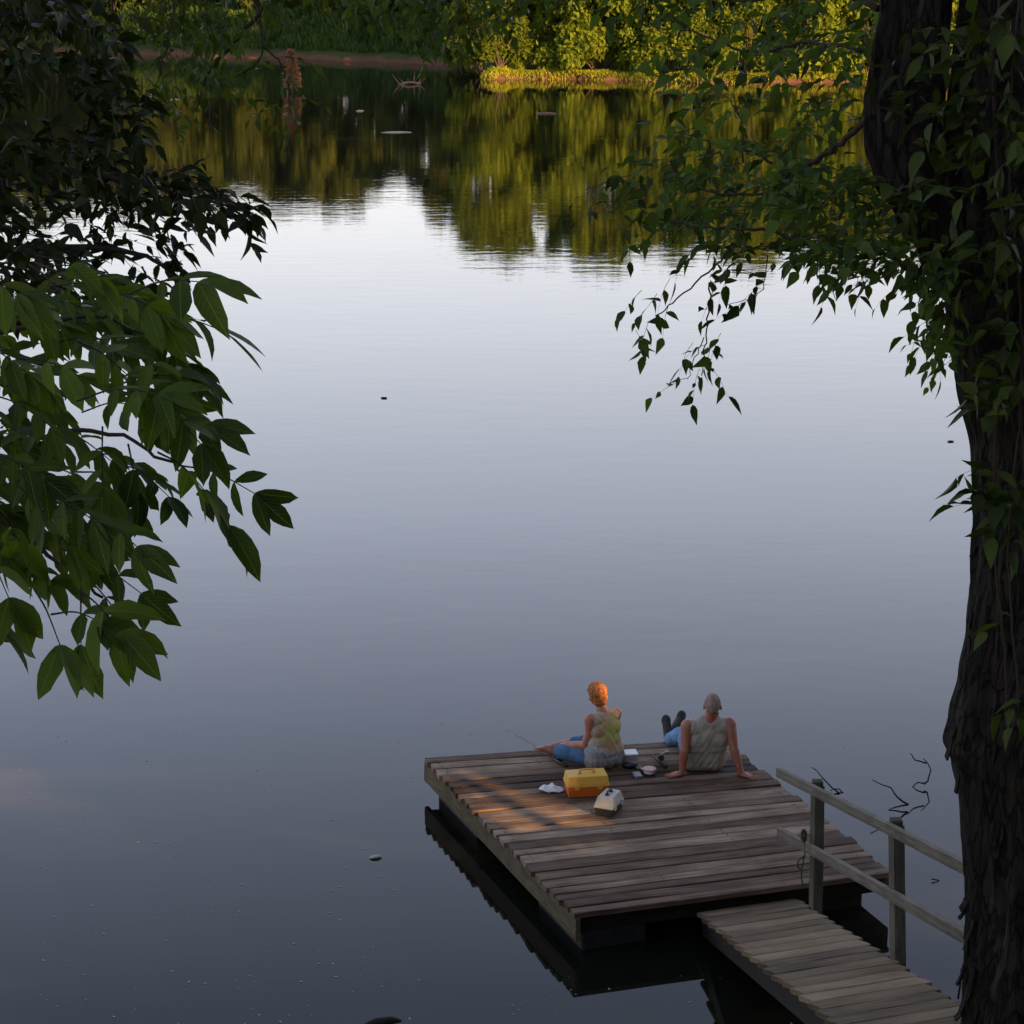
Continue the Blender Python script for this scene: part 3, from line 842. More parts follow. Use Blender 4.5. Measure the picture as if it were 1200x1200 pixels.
# posts and rails on the right
def post_at(px0, py0, px1, py1, name='post'):
    # foot on the ramp's right edge
    best = None
    for k in range(400):
        p = g0l + gside + gdir * (k * .01) + gax * .045
        d = (p - Vector((0, 0, HC))); zc = d.y * _c - d.z * _s
        X = 600 + F * d.x / zc; Y = 600 + F * (-(d.y * _s + d.z * _c)) / zc
        e = (X - px0) ** 2 + (Y - py0) ** 2
        if best is None or e < best[0]: best = (e, p, zc)
    p = best[1]
    return p
def prj(p):
    d = p - Vector((0, 0, HC)); zc = d.y * _c - d.z * _s
    return 600 + F * d.x / zc, 600 - F * (d.y * _s + d.z * _c) / zc, zc
posts = []
for (bx, by, tx, ty) in ((953, 1067, 958, 921), (1049, 1128, 1050, 967)):
    p = post_at(bx, by, tx, ty); dz = prj(p)[2]
    # top: same depth leaning as in the photo, about a metre up
    best = None
    for k in range(60, 140):
        q = p + UP * (k * .01) - Vector((gdir.x, gdir.y, 0)) * .12
        e = abs(prj(q)[1] - ty)
        if best is None or e < best[0]: best = (e, q)
    q = best[1]; q = W(tx, ty, prj(q)[2])
    posts.append((p, q))
    ax = (q - p).normalized()
    qq = Boards(); s_ = gax; t_ = ax.cross(s_).normalized()
    lo = p - ax * .16
    # square post: reuse board with equal sides
    qq.board(lo + t_ * .035, q + t_ * .035, .074, .074, s_, t_, seg=6, warp=.003, tone=.35)
    o = qq.build('post', M_rail); world_child(o, ramp)
def along(pA, pB, t): return pA + (pB - pA) * t
def rail(fr, px_l, px_r, hgt=.070, t_out=.04):
    a0 = posts[0][0].lerp(posts[0][1], fr[0]); a1 = posts[1][0].lerp(posts[1][1], fr[1])
    d = (a1 - a0)
    # param so the ends land where the photo has them
    def find(px):
        lo, hi = -3.0, 6.0
        for _ in range(60):
            m_ = (lo + hi) / 2
            if prj(a0 + d * m_)[0] < px: lo = m_
            else: hi = m_
        return a0 + d * lo
    p = find(px_l); q = find(px_r)
    ax = (q - p).normalized(); out = -gax
    upv = ax.cross(out).normalized(); upv = upv if upv.z > 0 else -upv
    qq = Boards()
    qq.board(p + out * .075, q + out * .075, hgt, .036, upv, out, seg=10, warp=.006, tone=.6)
    o = qq.build('rail', M_rail); world_child(o, ramp)
    return p, q, upv, out
r1_ = rail((.985, .985), 920, 1310)
rail((.49, .50), 921, 1310)
# small top caps on the posts (dark, knobbly)
for p, q in posts:
    bm = bmesh.new(); add_box(bm, q + UP * .02, (.075, .075, .045), None, bev=.012)
    o = from_bm('post_cap', bm, simple('post_top', (.07, .06, .045), .9, .1)); world_child(o, ramp)
# mooring rope tied round the mid rail, hanging to the dock edge
rp0 = posts[0][0].lerp(posts[0][1], .42)
top = W(942, 981, prj(rp0)[2] + .02); bot = W(941, 1038, prj(rp0)[2] + .1)
bm = bmesh.new()
pts = smooth_path([top + UP * .02, top.lerp(bot, .3) + Vector((.01, 0, 0)), top.lerp(bot, .7) - Vector((.012, 0, 0)), bot], 8, .001)
add_tube(bm, pts, .006, 6)
for k in range(3):
    c = top + UP * (.045 - k * .013); loop = [c + Vector((0, 0, 0)) + gax * (.018 * math.cos(a)) + gn * .030 * math.sin(a) - UP * .02 for a in [6.283 * i / 12 for i in range(13)]]
    add_tube(bm, loop, .006, 5)
kn = top.lerp(bot, .45); add_tube(bm, smooth_path([kn + Vector((0, 0, .02)), kn + Vector((-.03, -.01, 0)), kn + Vector((-.04, 0, -.05)), kn + Vector((-.01, 0, -.09))], 5), .006, 5)
mr_ = from_bm('mooring_rope', bm, M_rope, smooth=True); tag(mr_, 'frayed mooring rope knotted round the end of the lower gangway rail', 'rope')

# ------------------------------------------------------------------ things lying on the dock
def put(px, py): return G(px, py, ZD + .004)
M_orange = simple('orange_plastic', (.60, .12, .012), .55, .5, bump=.15, bscale=60)
M_yellow = simple('yellow_plastic', (.66, .36, .05), .55, .5, bump=.1, bscale=60)
M_beige = simple('beige_plastic', (.42, .40, .35), .45, .45, var=.12, vscale=14)
M_dkgreen = simple('dark_green_plastic', (.03, .035, .025), .45, .4)
M_black = simple('black_plastic', (.012, .012, .013), .4, .5)
M_white = simple('white_plastic', (.72, .72, .74), .4, .4)
M_clear = simple('milky_tub', (.35, .35, .36), .3, .5)
M_pink = simple('pink_lid', (.55, .30, .29), .5, .4, var=.2, vscale=30)
M_grey = simple('grey_tray', (.16, .17, .17), .5, .4)
M_cloth = simple('white_cloth', (.62, .62, .66), .9, .1, bump=.4, bscale=90)
M_metal = simple('reel_metal', (.45, .44, .42), .3, .5, metal=.8)
def frustum(bm, c, M, w0, d0, w1, d1, h, bev=.006):
    """box with a narrower top, base centre c"""
    vs = []
    for (w_, d_, z) in ((w0, d0, 0), (w1, d1, h)):
        for sx, sy in ((-1, -1), (1, -1), (1, 1), (-1, 1)):
            vs.append(bm.verts.new(c + (M @ Vector((sx * w_ / 2, sy * d_ / 2, z)))))
    F_ = [bm.faces.new((vs[3], vs[2], vs[1], vs[0])), bm.faces.new(vs[4:8])]
    for k in range(4): F_.append(bm.faces.new((vs[k], vs[(k + 1) % 4], vs[4 + (k + 1) % 4], vs[4 + k])))
    es = list({e for f in F_ for e in f.edges})
    if bev: bmesh.ops.bevel(bm, geom=es, offset=bev, segments=2, profile=.6, affect='EDGES')
def tackle(name, pos, rz, Lx, Dy, hb, hl, mb, ml, label, taper=.84):
    root = empty(name, pos, label, 'tackle box', None, rz)
    I = Matrix.Identity(3)
    bm = bmesh.new(); frustum(bm, Vector((0, 0, 0)), I, Lx * .94, Dy * .92, Lx, Dy, hb)
    from_bm('box_base', bm, mb, root)
    bm = bmesh.new(); frustum(bm, Vector((0, 0, hb + .002)), I, Lx * 1.03, Dy * 1.05, Lx * 1.03, Dy * 1.05, hl * .18, .003)
    frustum(bm, Vector((0, 0, hb + hl * .18 + .001)), I, Lx * 1.01, Dy * 1.02, Lx * taper, Dy * taper * .92, hl * .82)
    lid = from_bm('lid', bm, ml, root)
    bm = bmesh.new(); zt_ = hb + hl + .003
    # folded handle on the lid
    hw = Lx * .17
    path = [Vector((-hw, 0, zt_)), Vector((-hw * .96, 0, zt_ + .022)), Vector((0, 0, zt_ + .027)), Vector((hw * .96, 0, zt_ + .022)), Vector((hw, 0, zt_))]
    add_tube(bm, smooth_path(path, 3), .008, 6)
    for s_ in (-1, 1): add_box(bm, Vector((s_ * hw, 0, zt_ + .003)), (.025, .03, .01), None, .002)
    from_bm('handle', bm, ml if ml is M_yellow else M_black, root)
    for s_ in (-.28, .28):
        bm = bmesh.new(); add_box(bm, Vector((s_ * Lx, -Dy * .535, hb + .004)), (.035, .012, .045), None, .003)
        from_bm('latch', bm, ml, root)
    return root
tackle('tackle_box', put(687, 929), R(9), .33, .20, .085, .085, M_orange, M_yellow, 'large orange tackle box with a yellow lid behind the seated woman', .95)
tackle('tackle_box', put(713.5, 951), R(66), .24, .15, .065, .085, M_dkgreen, M_beige, 'small beige tackle box with black handle and dark base, beside the larger orange box')
# crumpled cloth
bm = bmesh.new(); nn = 34; grid = []
for j in range(nn):
    row = []
    for i in range(nn):
        u, v = i / (nn - 1) - .5, j / (nn - 1) - .5
        rr = math.hypot(u, v) * 2
        z = .042 * max(0, 1 - rr ** 2) * (.8 + 1.1 * nz(u * 4.2, v * 4.2, 3)) + .010 * nz(u * 9 + v * 6, v * 5, 1) * max(0, 1 - rr) + .006
        row.append(bm.verts.new((u * .22 * (1 + .12 * nz(u * 3, v * 3, 9)), v * .17 * (1 + .2 * nz(u * 3, v * 3, 2)), max(.004, z))))
    grid.append(row)
for j in range(nn - 1):
    for i in range(nn - 1):
        c_ = (i / (nn - 1) - .5, j / (nn - 1) - .5)
        if math.hypot(*c_) < .46 + .06 * nz(c_[0] * 3, c_[1] * 3, 5): bm.faces.new((grid[j][i], grid[j][i + 1], grid[j + 1][i + 1], grid[j + 1][i]))
bmesh.ops.delete(bm, geom=[v for v in bm.verts if not v.link_faces], context='VERTS')
o = from_bm('cloth', bm, M_cloth, smooth=True); o.location = put(645, 926); o.rotation_euler = (0, 0, -.3)
sol = o.modifiers.new('thickness', 'SOLIDIFY'); sol.thickness = .003
tag(o, 'crumpled white cloth lying on the boards left of the orange box', 'cloth')
# clear bait tub with white lid
root = empty('bait_tub', put(738, 891), 'square milky bait tub with a white lid beside the seated woman', 'tub', None, R(8))
bm = bmesh.new(); frustum(bm, Vector((0, 0, 0)), Matrix.Identity(3), .10, .10, .115, .115, .062, .008); from_bm('tub', bm, M_clear, root)
bm = bmesh.new(); frustum(bm, Vector((0, 0, .064)), Matrix.Identity(3), .125, .125, .12, .12, .012, .004); from_bm('lid', bm, M_white, root)
# round pink-lidded tub
def lathe(bm, prof, seg=24, c=Vector((0, 0, 0))):
    rings = [[bm.verts.new(c + Vector((r_ * math.cos(6.2832 * k / seg), r_ * math.sin(6.2832 * k / seg), z))) for k in range(seg)] for r_, z in prof]
    for i in range(len(rings) - 1):
        for k in range(seg): bm.faces.new((rings[i][k], rings[i][(k + 1) % seg], rings[i + 1][(k + 1) % seg], rings[i + 1][k]))
    bm.faces.new(rings[0][::-1]); bm.faces.new(rings[-1])
root = empty('worm_tub', put(761, 906), 'flat round worm tub with a pink lid on the boards by the man', 'tub')
bm = bmesh.new(); lathe(bm, [(.045, 0), (.052, .03)]); from_bm('tub', bm, M_white, root, True)
bm = bmesh.new(); lathe(bm, [(.056, .030), (.057, .040), (.052, .043), (.03, .041)]); from_bm('lid', bm, M_pink, root, True)
# grey lure tray
bm = bmesh.new(); add_box(bm, Vector((0, 0, .012)), (.06, .11, .022), None, .004)
o = from_bm('lure_tray', bm, M_grey); o.location = put(747, 910); o.rotation_euler = (0, 0, .2); tag(o, 'flat grey lure tray lying between the woman and the man', 'tray')
# dark pouch and knife-like pliers
bm = bmesh.new(); bmesh.ops.create_icosphere(bm, subdivisions=3, radius=1)
for v in bm.verts:
    n_ = 1 + .22 * nz(v.co.x * 2, v.co.y * 2, v.co.z * 2)
    v.co = Vector((v.co.x * .065 * n_, v.co.y * .045 * n_, max(-.02, v.co.z * .032 * n_) + .02))
o = from_bm('dark_pouch', bm, M_black, smooth=True); o.location = put(738, 899); tag(o, 'small black pouch on the boards next to the woman', 'pouch')
root = empty('pliers', put(752, 903), 'dark pliers with grey handles lying beside the pink lidded tub', 'pliers', None, R(-62))
bm = bmesh.new()
for s_ in (-1, 1): add_tube(bm, smooth_path([Vector((0, 0, .012)), Vector((-.05, s_ * .014, .012)), Vector((-.12, s_ * .008, .012))], 4), .007, 6)
from_bm('handles', bm, M_grey, root, True)
bm = bmesh.new(); add_tube(bm, [Vector((0, 0, .012)), Vector((.03, 0, .012)), Vector((.075, 0, .012))], [.012, .009, .004], 6); from_bm('jaws', bm, M_metal, root, True)
def rod(pos, tip, grip_end, label, reel_px=None):
    """fishing rod: grip_end -> pos (reel) -> tip, world points"""
    root = empty('fishing_rod', pos, label, 'fishing rod')
    ax = (tip - pos).normalized(); L0 = (tip - pos).length
    sag = [pos + ax * L0 * k / 10 + Vector((0, 0, -.05 * (k / 10) ** 2.5)) for k in range(11)]
    bm = bmesh.new(); add_tube(bm, sag, [.0058 - .00047 * k for k in range(11)], 6); world_child(from_bm('blank', bm, M_black, smooth=True), root)
    bm = bmesh.new(); add_tube(bm, [grip_end, grip_end.lerp(pos, .5), pos], [.013, .014, .011], 8); world_child(from_bm('grip', bm, M_black, smooth=True), root)
    side = ax.cross(UP).normalized(); c = pos + side * .0 + Vector((0, 0, -.0)) + side * .045
    bm = bmesh.new()
    x, y, z = frame_mat(ax)
    def cyl(c0, c1, r_): add_tube(bm, [c0, c1], [r_, r_], 14)
    cyl(c - ax * .03, c + ax * .004, .026); cyl(c + ax * .006, c + ax * .03, .020); cyl(c + ax * .031, c + ax * .036, .026)
    add_tube(bm, [pos, c], .006, 6)
    world_child(from_bm('reel', bm, M_black, smooth=False), root)
    bm = bmesh.new(); add_tube(bm, smooth_path([c + UP * .02, c + UP * .045 + side * .02, c + UP * .05 + side * .05], 3), .005, 6)
    bmesh.ops.create_icosphere(bm, subdivisions=2, radius=.013, matrix=Matrix.Translation(c + UP * .05 + side * .055))
    world_child(from_bm('crank', bm, M_metal, smooth=True), root)
    for k in (3, 5, 7, 9):
        bm = bmesh.new(); p = sag[k]; add_tube(bm, [p + (UP * math.cos(a) + side * math.sin(a)) * .011 - UP * .011 for a in [6.283 * i / 10 for i in range(11)]], .0016, 4, cap=False)
        world_child(from_bm('line_guide', bm, M_metal, smooth=True), root)
    return root
p0 = G(648, 889, ZD + .03); 
rod(p0, W(588, 846, prj(p0)[2] + 1.0), G(664, 898, ZD + .016), 'dark fishing rod pointing out over the water by the woman’s bare foot')
p1 = G(768, 888, ZD + .05)
rod(p1, W(750, 866, prj(p1)[2] + 1.4), G(781, 899, ZD + .016), 'second dark fishing rod, lying on the boards between the white lidded tub and the man')
# ------------------------------------------------------------------ people
def blob(name, parts, voxel, m, parent=None, smooth_it=3, post=None):
    """one continuous surface from overlapping tapered limbs. parts: ('c', p0, r0, p1, r1) or ('e', centre, (rx,ry,rz), rotation matrix|None)"""
    bm = bmesh.new()
    for q in parts:
        if q[0] == 'c':
            _, p0, r0, p1, r1 = q; p0 = Vector(p0); p1 = Vector(p1)
            n = 6; pts = []; rs = []
            ax = (p1 - p0).normalized()
            for a in (80, 60, 35, 12): pts.append(p0 - ax * r0 * math.sin(R(a))); rs.append(max(.0005, r0 * math.cos(R(a))))
            for k in range(n + 1): pts.append(p0.lerp(p1, k / n)); rs.append(lerp(r0, r1, k / n))
            for a in (12, 35, 60, 80): pts.append(p1 + ax * r1 * math.sin(R(a))); rs.append(max(.0005, r1 * math.cos(R(a))))
            add_tube(bm, pts, rs, 16)
        else:
            _, c, rad, M = q
            T = Matrix.Translation(Vector(c)) @ (M.to_4x4() if M is not None else Matrix.Identity(4)) @ Matrix.Diagonal((*rad, 1))
            bmesh.ops.create_icosphere(bm, subdivisions=3, radius=1, matrix=T)
    me = bpy.data.meshes.new(name); bm.to_mesh(me); bm.free()
    tmp = bpy.data.objects.new(name, me); COL.objects.link(tmp)
    md = tmp.modifiers.new('r', 'REMESH'); md.mode = 'VOXEL'; md.voxel_size = voxel
    if smooth_it:
        s_ = tmp.modifiers.new('s', 'SMOOTH'); s_.iterations = smooth_it; s_.factor = .5
    dg = bpy.context.evaluated_depsgraph_get()
    m2 = bpy.data.meshes.new_from_object(tmp.evaluated_get(dg))
    bpy.data.objects.remove(tmp); bpy.data.meshes.remove(me)
    m2.name = name
    if post: post(m2)
    m2.materials.clear()
    return link(name, m2, m, parent)
def displace(fn):
    def go(me):
        n = len(me.vertices); co = np.empty(n * 3); me.vertices.foreach_get('co', co); no = np.empty(n * 3)
        me.vertices.foreach_get('normal', no); co = co.reshape(-1, 3); no = no.reshape(-1, 3)
        d = np.array([fn(Vector(c)) for c in co])[:, None]
        me.vertices.foreach_set('co', (co + no * d).ravel()); me.update()
    return go
def skin_mat(name, base, red):
    m, t, b = mat(name)
    tc = t.nodes.new('ShaderNodeTexCoord')
    n = t.nodes.new('ShaderNodeTexNoise'); n.inputs['Scale'].default_value = 9; n.inputs['Detail'].default_value = 5
    t.links.new(tc.outputs['Object'], n.inputs['Vector'])
    r = t.nodes.new('ShaderNodeValToRGB'); r.color_ramp.elements[0].position = .35; r.color_ramp.elements[1].position = .68
    r.color_ramp.elements[0].color = (*base, 1); r.color_ramp.elements[1].color = (*red, 1)
    t.links.new(n.outputs['Fac'], r.inputs[0]); t.links.new(r.outputs[0], b.inputs['Base Color'])
    b.inputs['Roughness'].default_value = .5; b.inputs['Specular IOR Level'].default_value = .4
    b.inputs['Subsurface Weight'].default_value = .15; b.inputs['Subsurface Scale'].default_value = .01
    return m
def tie_dye():
    m, t, b = mat('tie_dye_cotton')
    tc = t.nodes.new('ShaderNodeTexCoord')
    mp = t.nodes.new('ShaderNodeMapping'); mp.inputs['Location'].default_value = (-.04, 0, -.36)
    t.links.new(tc.outputs['Object'], mp.inputs['Vector'])
    n = t.nodes.new('ShaderNodeTexNoise'); n.inputs['Scale'].default_value = 15; n.inputs['Detail'].default_value = 6; n.inputs['Distortion'].default_value = 2.0
    t.links.new(tc.outputs['Object'], n.inputs['Vector'])
    ln = t.nodes.new('ShaderNodeVectorMath'); ln.operation = 'LENGTH'; t.links.new(mp.outputs[0], ln.inputs[0])
    a = t.nodes.new('ShaderNodeMath'); a.operation = 'MULTIPLY_ADD'; a.inputs[1].default_value = .26
    t.links.new(n.outputs['Fac'], a.inputs[0]); t.links.new(ln.outputs['Value'], a.inputs[2])
    r = t.nodes.new('ShaderNodeValToRGB'); els = r.color_ramp.elements
    els[0].position = .20; els[0].color = (.26, .36, .08, 1); els[1].position = .50; els[1].color = (.22, .19, .16, 1)
    for p_, c_ in ((.26, (.42, .38, .14, 1)), (.31, (.44, .27, .17, 1)), (.36, (.40, .37, .31, 1)), (.41, (.18, .22, .26, 1)), (.45, (.30, .28, .26, 1))):
        e = els.new(p_); e.color = c_
    t.links.new(a.outputs[0], r.inputs[0]); t.links.new(r.outputs[0], b.inputs['Base Color'])
    b.inputs['Roughness'].default_value = .95; b.inputs['Specular IOR Level'].default_value = .1
    return m
M_skin_w = skin_mat('skin_fair', (.42, .21, .14), (.38, .14, .09))
M_skin_m = skin_mat('skin_sunburnt', (.32, .14, .09), (.30, .08, .05))
M_tie = tie_dye()
M_grey_shirt = simple('grey_shirt', (.34, .295, .245), .95, .1, bump=.06, bscale=120, var=.15, vscale=8)
M_jeans_w = simple('blue_denim', (.085, .16, .28), .9, .15, bump=.4, bscale=150, var=.25, vscale=14)
M_jeans_m = simple('light_denim', (.17, .30, .50), .9, .15, bump=.4, bscale=150, var=.3, vscale=14)
M_hair_w = simple('copper_hair', (.32, .11, .03), .6, .3, bump=.25, bscale=90, var=.55, vscale=45)
M_hair_m = simple('shaved_hair', (.27, .19, .15), .8, .2, bump=.5, bscale=240, var=.3, vscale=30)
M_shoe = simple('dark_shoe', (.03, .028, .026), .7, .3, var=.4, vscale=25)
M_sole = simple('pale_sole', (.42, .40, .36), .7, .2)
M_eye = simple('eye', (.6, .58, .55), .2, .5); M_iris = simple('iris', (.05, .04, .03), .2, .5); M_lip = simple('lip', (.40, .12, .09), .5, .3)

def hand(parts, wrist, fwd, up, s, spread=.9, curl=.25, thumb=1, flat=False):
    """palm + five fingers; thumb=+1 puts the thumb on the side of fwd x up"""
    fwd = fwd.normalized(); up = (up - fwd * up.dot(fwd)).normalized(); side = fwd.cross(up) * thumb
    pal = wrist + fwd * .050 * s
    M = Matrix((side, fwd, up)).transposed()
    parts.append(('e', pal, (.041 * s, .050 * s, .015 * s), M))
    parts.append(('c', wrist - fwd * .02 * s, .024 * s, wrist + fwd * .03 * s, .026 * s))
    for k, (o_, ln, r_) in enumerate(((.030, .072, .0092), (.010, .080, .0095), (-.011, .074, .009), (-.031, .058, .008))):
        b0 = wrist + fwd * .082 * s + side * o_ * s
        d = (fwd + side * o_ * 9 * spread * .9).normalized()
        p = b0
        for j, fr in enumerate((.45, .32, .23)):
            d2 = (d - up * curl * (j + .6)).normalized()
            q = p + d2 * ln * fr * s
            parts.append(('c', p, r_ * s * (1 - .1 * j), q, r_ * s * (.92 - .1 * j))); p = q
    b0 = wrist + fwd * .028 * s + side * .028 * s
    p1 = b0 + (fwd * .55 + side * .8 - up * .15).normalized() * .040 * s
    p2 = p1 + (fwd * .85 + side * .45 - up * .2).normalized() * .032 * s
    parts.append(('c', b0, .014 * s, p1, .011 * s)); parts.append(('c', p1, .011 * s, p2, .009 * s))
def foot(parts, ankle, toe_dir, sole_n, s):
    toe_dir = toe_dir.normalized(); sole_n = (sole_n - toe_dir * sole_n.dot(toe_dir)).normalized(); side = toe_dir.cross(sole_n)
    heel = ankle + sole_n * .045 * s - toe_dir * .045 * s
    ball = ankle + sole_n * .055 * s + toe_dir * .125 * s
    parts.append(('c', heel, .033 * s, ball, .030 * s)); parts.append(('c', ankle, .036 * s, ball, .022 * s))
    parts.append(('c', ball - side * .02 * s, .024 * s, ball + side * .022 * s, .022 * s))
    for k in range(5):
        o_ = (-.030 + .0155 * k) * s; r_ = (.0125, .0095, .009, .0085, .008)[k] * s
        b0 = ball + side * o_; parts.append(('c', b0, r_, b0 + toe_dir * (.055 - .006 * k) * s + sole_n * .004, r_ * .9))
def head(parts, c, look, up, s):
    look = look.normalized(); up = (up - look * up.dot(look)).normalized(); rt = look.cross(up)
    M = Matrix((rt, look, up)).transposed()
    L = lambda x, y, z: c + rt * x * s + look * y * s + up * z * s
    parts.append(('e', L(0, -.010, .020), (.076 * s, .095 * s, .092 * s), M))
    parts.append(('e', L(0, .035, -.035), (.058 * s, .060 * s, .075 * s), M))
    parts.append(('c', L(0, .062, -.088), .024 * s, L(0, .045, -.080), .034 * s))      # chin
    parts.append(('c', L(-.042, .01, -.07), .022 * s, L(-.02, .06, -.088), .018 * s))
    parts.append(('c', L(.042, .01, -.07), .022 * s, L(.02, .06, -.088), .018 * s))
    parts.append(('c', L(0, .094, .008), .010 * s, L(0, .108, -.026), .014 * s))       # nose
    parts.append(('c', L(-.012, .097, -.030), .008 * s, L(.012, .097, -.030), .008 * s))
    parts.append(('c', L(-.030, .083, .022), .012 * s, L(.030, .083, .022), .012 * s))  # brow
    for sx in (-1, 1):
        parts.append(('e', L(.080 * sx, -.005, -.010), (.009 * s, .017 * s, .028 * s), M))   # ears
        parts.append(('c', L(.045 * sx, .06, -.025), .022 * s, L(.035 * sx, .07, -.03), .02 * s))
    return L, M
def face_bits(L, M, s, root):
    for sx in (-1, 1):
        bm = bmesh.new(); bmesh.ops.create_uvsphere(bm, u_segments=12, v_segments=8, radius=.0125 * s, matrix=Matrix.Translation(L(.031 * sx, .081, .000)))
        eye = from_bm('eye', bm, M_eye, root, True)
        bm = bmesh.new(); bmesh.ops.create_uvsphere(bm, u_segments=10, v_segments=6, radius=.0065 * s, matrix=Matrix.Translation(L(.031 * sx, .0895, .000)))
        from_bm('iris', bm, M_iris, eye, True)
    bm = bmesh.new(); add_tube(bm, smooth_path([L(-.024, .088, -.056), L(-.008, .097, -.052), L(.008, .097, -.052), L(.024, .088, -.056)], 4), .0042 * s, 6)
    from_bm('lips', bm, M_lip, root, True)
V = Vector
def rotz(v, a): return Vector((v.x * math.cos(a) - v.y * math.sin(a), v.x * math.sin(a) + v.y * math.cos(a), v.z))

# --- the woman, cross-legged, turned to the left
wpos = G(707, 898, ZD + .004)
woman = empty('person', wpos, 'person with short copper hair and tie dye sleeveless top sitting cross legged', 'person', None, R(35))
woman.scale = (.885, .885, .885)
sL, sR = V((-.165, -.005, .50)), V((.150, .010, .490))
P_ = []
# torso
P_ += [('c', (-.085, -.01, .13), .115, (.085, -.01, .13), .115), ('c', (-.06, 0, .25), .100, (.06, 0, .25), .100), ('c', (-.075, .01, .38), .098, (.075, .01, .38), .098),
       ('c', (-.11, .0, .475), .060, (.11, .01, .48), .060), ('c', (0, .0, .2), .12, (0, .01, .42), .11), ('c', (0, .01, .50), .060, (0, .045, .575), .050)]
P_ += [('c', (-.06, .095, .40), .060, (-.055, .10, .39), .055), ('c', (.06, .095, .40), .060, (.055, .10, .39), .055)]
P_ += [('c', sL, .052, (-.152, .01, .36), .045), ('c', (-.152, .01, .36), .045, (-.165, .065, .225), .038), ('c', (-.165, .065, .225), .039, (-.205, .17, .205), .036), ('c', (-.205, .15, .205), .036, (-.238, .245, .195), .026)]
P_ += [('c', sR, .052, (.180, .085, .34), .044), ('c', (.180, .085, .34), .044, (.195, .17, .23), .038), ('c', (.195, .17, .23), .039, (.13, .31, .17), .026)]
hand(P_, V((-.238, .245, .195)), V((.10, .95, -.25)), V((.1, 0, 1)), .86, curl=.55, thumb=1)
hand(P_, V((.13, .31, .17)), V((-.6, .7, -.05)), V((0, 0, 1)), .92, curl=.45, thumb=-1)
# legs
LK, RK = V((-.28, .29, .12)), V((.20, .36, .11))
RA, LA = V((-.20, .50, .085)), V((.08, .40, .065))
P_ += [('c', (-.09, .03, .11), .095, LK, .062), ('c', LK, .060, lerp(LK, LA, .4), .056), ('c', lerp(LK, LA, .4), .056, LA, .034)]
P_ += [('c', (.09, .03, .11), .095, RK, .062), ('c', RK, .060, lerp(RK, RA, .35), .058), ('c', lerp(RK, RA, .35), .058, RA, .036)]
foot(P_, RA, V((-.80, .42, .30)), V((-.2, -.35, -.9)), .95)
foot(P_, LA, V((.85, .2, -.1)), V((0, .2, -1)), .90)
look_w = V((.42, 1, -.25)); hc = V((0, .095, .675))
Lw, Mw = head(P_, hc, look_w, V((0, .2, 1)), .98)
blob('body', P_, .0045, M_skin_w, woman, 3)
face_bits(Lw, Mw, .98, woman)
# sleeveless top
T_ = [('c', (-.088, -.012, .10), .122, (.088, -.012, .10), .122), ('c', (-.085, -.012, .16), .120, (.085, -.012, .16), .120), ('c', (-.068, -.002, .26), .108, (.068, -.002, .26), .108), ('c', (-.079, .01, .38), .106, (.079, .01, .38), .106),
      ('c', (-.108, -.002, .472), .066, (.108, .008, .478), .066), ('c', (-.03, 0, .49), .062, (.03, .01, .49), .062), ('c', (-.06, .095, .40), .067, (-.055, .10, .39), .062), ('c', (.06, .095, .40), .067, (.055, .10, .39), .062), ('c', (0, 0, .2), .128, (0, .01, .42), .118)]
def wr_w(p):
    z = p.z
    e = .004 * nz(p.x * 5, p.y * 5, z * 2.2 + 3) + .007 * nz(p.x * 36 + z * 22, p.y * 16, z * 4.5) + .003 * nz(p.x * 60, p.y * 30, z * 14)
    if z < .2: e += .007 * math.sin(p.x * 70 + 2 * math.sin(z * 12)) * (.2 - z) / .2
    return e
blob('tank_top', T_, .006, M_tie, woman, 14, displace(wr_w))
J_ = [('c', (-.09, .03, .105), .103, LK, .071), ('c', (.09, .03, .105), .103, RK, .071), ('c', (-.09, -.01, .10), .112, (.09, -.01, .10), .112),
      ('c', LK, .069, lerp(LK, LA, .30), .066), ('c', RK, .068, lerp(RK, RA, .55), .062)]
blob('jeans', J_, .006, M_jeans_w, woman, 3, displace(lambda p: .006 * nz(p.x * 20, p.y * 20, p.z * 20) + .004 * nz(p.x * 45, p.y * 45, p.z * 45)))
# hair: short bob down to the nape
H_ = [('e', Lw(0, -.024, .024), (.086, .095, .096), Mw), ('e', Lw(0, -.052, -.03), (.070, .060, .070), Mw), ('c', Lw(-.058, -.03, -.03), .030, Lw(.058, -.03, -.03), .030), ('c', Lw(-.03, -.07, -.075), .026, Lw(.03, -.07, -.075), .026), ('e', Lw(0, .02, .05), (.080, .080, .072), Mw)]
blob('hair', H_, .004, M_hair_w, woman, 2, displace(lambda p: .008 * nz(p.x * 60, p.y * 60, p.z * 12) + .005 * nz(p.x * 120, p.y * 120, p.z * 22)))

